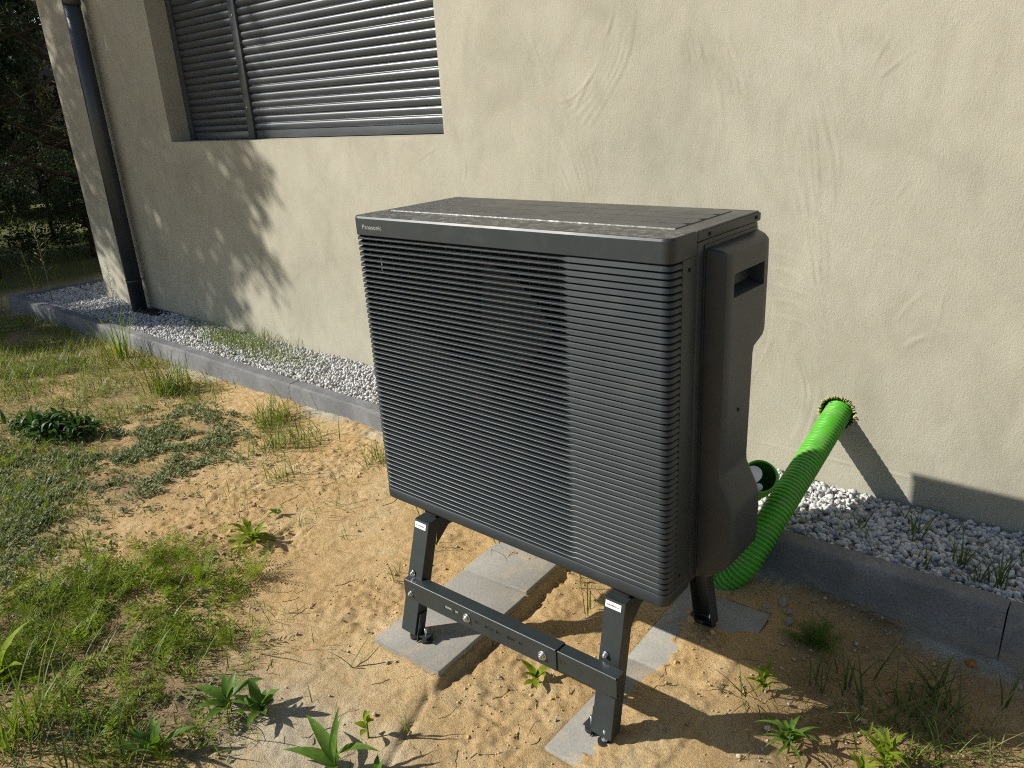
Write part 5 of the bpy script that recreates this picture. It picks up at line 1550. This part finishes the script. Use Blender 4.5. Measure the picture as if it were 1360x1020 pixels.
def feather_plant(x, y, n, L, mat, lab):
    a = Acc(); z = float(zat(x, y))
    b = np.zeros((n, 3)); b[:, :2] = rng.normal(0, 0.008, (n, 2))
    fronds(a, b, U(0, 6.28, n), U(0.1, 1.2, n), U(0.1, 0.8, n), U(*L, n), 0.16, 15)
    return tag(link('feathery_weed', a.mesh('feathery_weed', True), mat, None, (x, y, z)), lab, 'weed')
feather_plant(1.125, 0.63, 60, (0.06, 0.13), M['weed_mid'], 'round feathery weed in the shade beside the stone chips')
feather_plant(-0.55, -0.20, 26, (0.07, 0.15), M['weed_bright'], 'feathery yellow green weed sprawling on sand below the dandelion')
feather_plant(-0.70, -0.33, 26, (0.07, 0.14), M['weed_bright'], 'feathery weed left of the pale flat stone')
feather_plant(-0.30, -0.45, 22, (0.07, 0.14), M['weed_bright'], 'upright feathery weed beside the tan stone')

# two tall dry weed stalks at the far end of the edging
def stalk(x, y, H, lab, lean):
    root = tag(empty('dry_stalk', (x, y, 0.0)), lab, 'weed stalk')
    top = Vector((x + lean, y, H))
    V, Q, T = tube([Vector((x, y, 0.0)).lerp(top, i / 4) + Vector((0, 0.01 * math.sin(i), 0)) for i in range(5)], [0.006, 0.005, 0.004, 0.003, 0.002], 6)
    a = Acc(); a.add(V, Q, T)
    for k in range(26):
        t = 0.45 + 0.55 * k / 26
        p = Vector((x, y, 0)).lerp(top, t); an = R_(0, 6.28); L = R_(0.04, 0.12) * (1.3 - t)
        q = p + Vector((math.cos(an) * L, math.sin(an) * L, L * 0.9))
        V, Q, T = tube([p, p.lerp(q, 0.5) + Vector((0, 0, 0.005)), q], [0.002, 0.0016, 0.004], 4)
        a.add(V, Q, T)
    link('stem', a.mesh('stem'), M['grass_dry'], root)
stalk(-5.75, 1.05, 0.78, 'taller dry branching weed stalk in the far gravel', 0.05)
stalk(-6.0, 1.02, 0.55, 'shorter dry weed stalk at the far end of the edging', -0.05)

# ================================================================== TREES
def cards(acc, ctr, rad, n, size, seed=0, flat=0.8, hollow=0.25):
    """leaf sized faces through an ellipsoid"""
    d = rng.normal(size=(n, 3)); d /= np.linalg.norm(d, axis=1, keepdims=True)
    r = (hollow + (1 - hollow) * rng.random(n)) ** 0.6
    p = np.array(ctr) + d * r[:, None] * np.array(rad)
    a1 = rng.normal(size=(n, 3)); a1 /= np.linalg.norm(a1, axis=1, keepdims=True)
    b1 = np.cross(a1, rng.normal(size=(n, 3))); b1 /= np.linalg.norm(b1, axis=1, keepdims=True)
    s = U(0.6, 1.3, n)[:, None] * size
    V = np.stack([p, p + a1 * s * 0.5 + b1 * s * 0.22, p + a1 * s, p + a1 * s * 0.5 - b1 * s * 0.22], 1).reshape(-1, 3)
    k = np.arange(n)[:, None] * 4
    acc.add(V, np.concatenate([k, k + 1, k + 2, k + 3], 1))
def needle_tuft(acc, p, d, n, L):
    """bottle brush of needles round a twig end"""
    dirs = rng.normal(size=(n, 3)) * 0.75 + np.array(d) * 1.0
    dirs /= np.linalg.norm(dirs, axis=1, keepdims=True)
    w = np.cross(dirs, rng.normal(size=(n, 3))); w /= np.linalg.norm(w, axis=1, keepdims=True)
    b = np.array(p) + np.array(d) * U(-0.10, 0.06, n)[:, None]
    s = U(0.7, 1.2, n)[:, None] * L
    V = np.stack([b - w * 0.0022, b + w * 0.0022, b + dirs * s], 1).reshape(-1, 3)
    k = np.arange(n)[:, None] * 3
    acc.add(V, None, np.concatenate([k, k + 1, k + 2], 1))
def pine(x, y, H, R, z0, lab, nl=16, tufts=26, needles=26, L=0.085, seed=0, group=None):
    random.seed(seed)
    root = tag(empty('pine_tree', (x, y, 0.0)), lab, 'tree', group)
    a = Acc(); n_ = Acc()
    lean = Vector((R_(-.3, .3), R_(-.3, .3), 0))
    pts = [Vector((x, y, -0.1)) + lean * (i / 7) ** 2 + Vector((R_(-.05, .05), R_(-.05, .05), H * i / 7)) for i in range(8)]
    V, Q, T = tube(pts, [0.14 * (1 - 0.11 * i) for i in range(8)], 10)
    a.add(V, Q, T)
    link('trunk', a.mesh('trunk', True), M['bark'], root)
    br = Acc()
    for k in range(nl):
        t = z0 + (1 - z0) * (k + R_(0, 1)) / nl
        p = pts[0].lerp(pts[-1], t)
        an = k * 2.399 + R_(-.4, .4); ln = R * (1.0 - 0.55 * max(0, (t - 0.35) / 0.65)) * R_(0.7, 1.1)
        d = Vector((math.cos(an), math.sin(an), R_(-0.05, 0.45)))
        bp = [p + d * ln * s + Vector((R_(-.05, .05), R_(-.05, .05), 0.18 * ln * s * s)) for s in (0, .25, .5, .75, 1)]
        V, Q, T = tube(bp, [0.035, 0.028, 0.02, 0.013, 0.006], 6); br.add(V, Q, T)
        for j in range(tufts):
            s = R_(0.25, 1.0)
            q = bp[0].lerp(bp[-1], s) + Vector((0, 0, 0.18 * ln * s * s))
            dd = Vector((math.cos(an + R_(-1.3, 1.3)), math.sin(an + R_(-1.3, 1.3)), R_(-0.3, 0.7))).normalized()
            e = q + dd * R_(0.1, 0.42)
            V, Q, T = tube([q, e], [0.006, 0.003], 4, False); br.add(V, Q)
            needle_tuft(n_, e, dd, needles, L)
            needle_tuft(n_, q.lerp(e, 0.5), dd, needles // 2, L)
    link('branches', br.mesh('branches', True), M['bark'], root)
    link('crown', n_.mesh('crown'), M['needles'], root)
    return root
def leaf_tree(x, y, H, blobs, mat, lab, n=9000, size=0.06, group=None, name='tree', trunk=0.12):
    root = tag(empty(name, (x, y, 0.0)), lab, 'tree' if trunk > 0.04 else 'shrub', group)
    a = Acc()
    V, Q, T = tube([(x, y, -0.1), (x + 0.05, y + .03, H * 0.4), (x - 0.03, y, H * 0.75)], [trunk, trunk * 0.75, trunk * 0.4], 9); a.add(V, Q, T)
    for (cx, cy, cz, r) in blobs:
        s = Vector((x, y, H * 0.45)); e = Vector((cx, cy, cz))
        V, Q, T = tube([s, s.lerp(e, 0.5) + Vector((0, 0, 0.1)), e], [trunk * 0.4, trunk * 0.25, trunk * 0.08], 6); a.add(V, Q, T)
    link('trunk', a.mesh('trunk', True), M['bark'], root)
    c = Acc()
    tot = sum(b[3] ** 2 for b in blobs)
    for (cx, cy, cz, r) in blobs:
        m = int(n * r * r / tot)
        k = max(4, int(48 * r))
        for _ in range(k):     # clumps inside each blob
            d = Vector((R_(-1, 1), R_(-1, 1), R_(-1, 1)));
            d = d / max(1, d.length) * r * 0.85
            cards(c, (cx + d.x, cy + d.y, cz + d.z * 0.9), (r * 0.36,) * 3, m // k, size)
    link('crown', c.mesh('crown'), mat, root)
    return root
# the tree that shades the left end of the wall stands outside the picture, beside the lawn
def blobs_for(pts, t):
    out = []
    for (wx, wz, r) in pts:
        out.append((wx - sdir.x * t, YW - sdir.y * t, wz - sdir.z * t, r))
    return out
leaf_tree(-8.1, -1.9, 5.0, blobs_for([(-3.35, 1.05, 0.46), (-2.95, 1.28, 0.26), (-3.12, 0.78, 0.22), (-4.1, 0.9, 0.5), (-4.0, 2.2, 0.5), (-3.5, 1.6, 0.42), (-3.7, 0.7, 0.45), (-3.9, 1.5, 0.55), (-4.5, 1.1, 0.5), (-4.4, 1.9, 0.55), (-3.6, 1.95, 0.42), (-5.1, 0.75, 0.42), (-5.2, 1.6, 0.5), (-4.6, 0.35, 0.45), (-3.3, 2.35, 0.36), (-4.2, 2.6, 0.6), (-5.2, 2.5, 0.6), (-3.8, 0.2, 0.35), (-3.05, 2.9, 0.4)], 6.3) + [(-8.6, -1.5, 2.3, 0.7), (-9.2, -1.9, 2.6, 0.75), (-8.9, -1.0, 2.2, 0.65), (-9.5, -1.2, 2.4, 0.65), (-7.5, -1.5, 2.2, 0.45), (-8.0, -1.9, 2.7, 0.5)],
          M['leaf_dark'], 'leafy garden tree left of the camera shading the end of the wall', 42000, 0.08, 'garden trees at left')
leaf_tree(-10.6, -2.6, 4.2, [(-10.6, -2.6, 3.2, 1.0), (-9.9, -2.1, 3.0, 0.8), (-11.3, -2.0, 2.9, 0.9), (-10.2, -3.2, 2.8, 0.8), (-9.3, -2.7, 2.6, 0.7), (-10.8, -2.4, 4.0, 0.8), (-9.6, -1.6, 1.9, 0.8), (-10.4, -1.2, 2.0, 0.9), (-11.2, -1.0, 1.6, 0.8)], M['leaf_dark'],
          'rounded leafy tree shading the far left grass', 24000, 0.09, 'garden trees at left')
leaf_tree(-12.6, -0.4, 5.0, [(-12.6, -0.4, 3.9, 1.3), (-12.0, 0.6, 3.4, 1.0), (-13.4, 0.4, 3.4, 1.1), (-12.2, -1.3, 3.3, 1.0), (-12.6, 0, 5.0, 0.9), (-11.6, 0.2, 2.6, 0.9), (-12.9, 1.2, 4.4, 0.9), (-12.3, -0.2, 1.8, 0.9), (-13.2, 0.9, 2.0, 0.9), (-11.9, -0.9, 2.2, 0.9)], M['leaf_dark'],
          'tall leafy tree behind the pines at left', 26000, 0.10, 'garden trees at left')
pine(-8.9, 2.9, 5.6, 1.9, 0.10, 'dark pine beside the far corner of the house', 30, 30, 30, 0.10, 3, 'pines at the house corner')
pine(-8.3, 1.25, 5.2, 1.6, 0.22, 'dark pine at the left picture edge with bare lower limbs', 22, 26, 30, 0.10, 5, 'pines at the house corner')
pine(-10.6, 4.3, 6.0, 2.0, 0.12, 'pine standing behind the other two pines', 18, 20, 22, 0.12, 8, 'pines at the house corner')
random.seed(21)
leaf_tree(-10.5, 0.8, 2.6, [(-10.5, 0.7, 1.0, 0.8), (-10.3, 0.5, 1.9, 0.8), (-10.9, 1.0, 1.7, 0.8), (-10.4, 0.9, 2.7, 0.8), (-9.6, 0.2, 1.2, 0.7), (-9.5, 0.0, 2.2, 0.7), (-10.2, 1.1, 3.4, 0.7), (-9.7, -0.4, 3.0, 0.7), (-9.5, 1.2, 0.6, 0.55), (-9.0, 1.0, 0.8, 0.55), (-8.6, 0.85, 0.65, 0.5), (-8.1, 0.7, 0.5, 0.4), (-9.9, 1.35, 1.5, 0.6), (-10.3, 1.25, 1.0, 0.6), (-9.4, 1.3, 1.2, 0.5)], M['leaf_dark'], 'broad dark bush added out of view to shade the ground below the pines', 40000, 0.08, 'garden trees at left')  # unseen bush, added to keep sun off the ground and shrub at far left
leaf_tree(-8.6, 2.55, 0.9, [(-8.6, 2.55, 0.45, 0.45), (-9.0, 2.1, 0.5, 0.45), (-8.5, 3.0, 0.5, 0.45), (-9.3, 2.9, 0.55, 0.5)], M['leaf_dark'], 'low dark shrub under the pines by the house corner', 9000, 0.045, None, 'shrub', 0.03)
leaf_tree(-10.8, 2.9, 1.5, [(-10.8, 2.9, 0.9, 0.5), (-10.5, 3.3, 1.1, 0.4), (-11.2, 2.6, 0.9, 0.5)], M['leaf_grey'], 'grey green shrub glimpsed between the pine branches', 5000, 0.05, None, 'shrub', 0.03)
leaf_tree(-13.0, 4.6, 2.2, [(-13.0, 4.6, 2.2, 0.35), (-12.8, 4.8, 1.9, 0.3), (-13.2, 4.2, 1.9, 0.3)], M['leaf_red'], 'dark red leaved shrub behind the pines', 1500, 0.06, None, 'shrub', 0.035)
BACK = ['low bushy dark tree nearest behind the pines', 'bushy dark tree behind the pines beside the house corner line', 'dark bushy tree behind the pines at the very left edge',
        'bushy dark tree far behind the house corner', 'taller dark tree in the middle behind the pines', 'taller dark tree behind the house corner', 'taller dark tree at the left edge behind the pines',
        'tallest dark tree behind the house corner', 'tallest dark tree far behind the left pine', 'high dark crown right behind the house corner', 'highest dark crown above the pines', 'high dark crown showing beside the house wall top', 'dark crown just left of the house wall top', 'dark crown left of the wall at mid height']
# dense planting behind, shutting off the view
for i, (hx, hy, hr, hz) in enumerate(((-15.5, 3.2, 1.5, 1.4), (-15.0, 5.6, 1.6, 1.5), (-17.0, 1.4, 1.6, 1.5), (-13.8, 7.0, 1.5, 1.5), (-16.5, 4.4, 1.6, 3.6), (-15.5, 6.8, 1.6, 3.6), (-17.8, 2.4, 1.6, 3.8), (-18.0, 5.5, 1.7, 5.6), (-17.2, 3.0, 1.7, 5.4), (-16.5, 6.2, 1.9, 5.2), (-16.8, 4.2, 1.9, 7.0), (-15.5, 7.5, 1.8, 6.5), (-14.5, 5.2, 1.6, 5.0), (-14.2, 4.3, 1.4, 3.4))):
    leaf_tree(hx, hy, hz, [(hx + R_(-.6, .6) * hr, hy + R_(-.6, .6) * hr, hz + R_(-.5, .5) * hr, hr * 0.62) for _ in range(5)], M['leaf_dark'],
              BACK[i], 7000, 0.13, 'trees closing the view at far left')
nb = tag(empty('neighbour_house', (-22, 5.0, 0)), 'neighbouring pale house glimpsed through the branches', 'house')
box('wall', (-24, 2.5, 0), (-20.5, 11, 2.6), M['cream_wall'], nb, 0.02)
bm = bmesh.new()
vs = [bm.verts.new(p) for p in ((-24.3, 2.2, 2.6), (-20.2, 2.2, 2.6), (-20.2, 11.3, 2.6), (-24.3, 11.3, 2.6), (-22.2, 3.6, 4.1), (-22.2, 9.9, 4.1))]
for f in ((0, 1, 4), (1, 2, 5, 4), (2, 3, 5), (3, 0, 4, 5), (3, 2, 1, 0)): bm.faces.new([vs[i] for i in f])
link('roof', bm_done('roof', bm, False), M['tile_red'], nb)
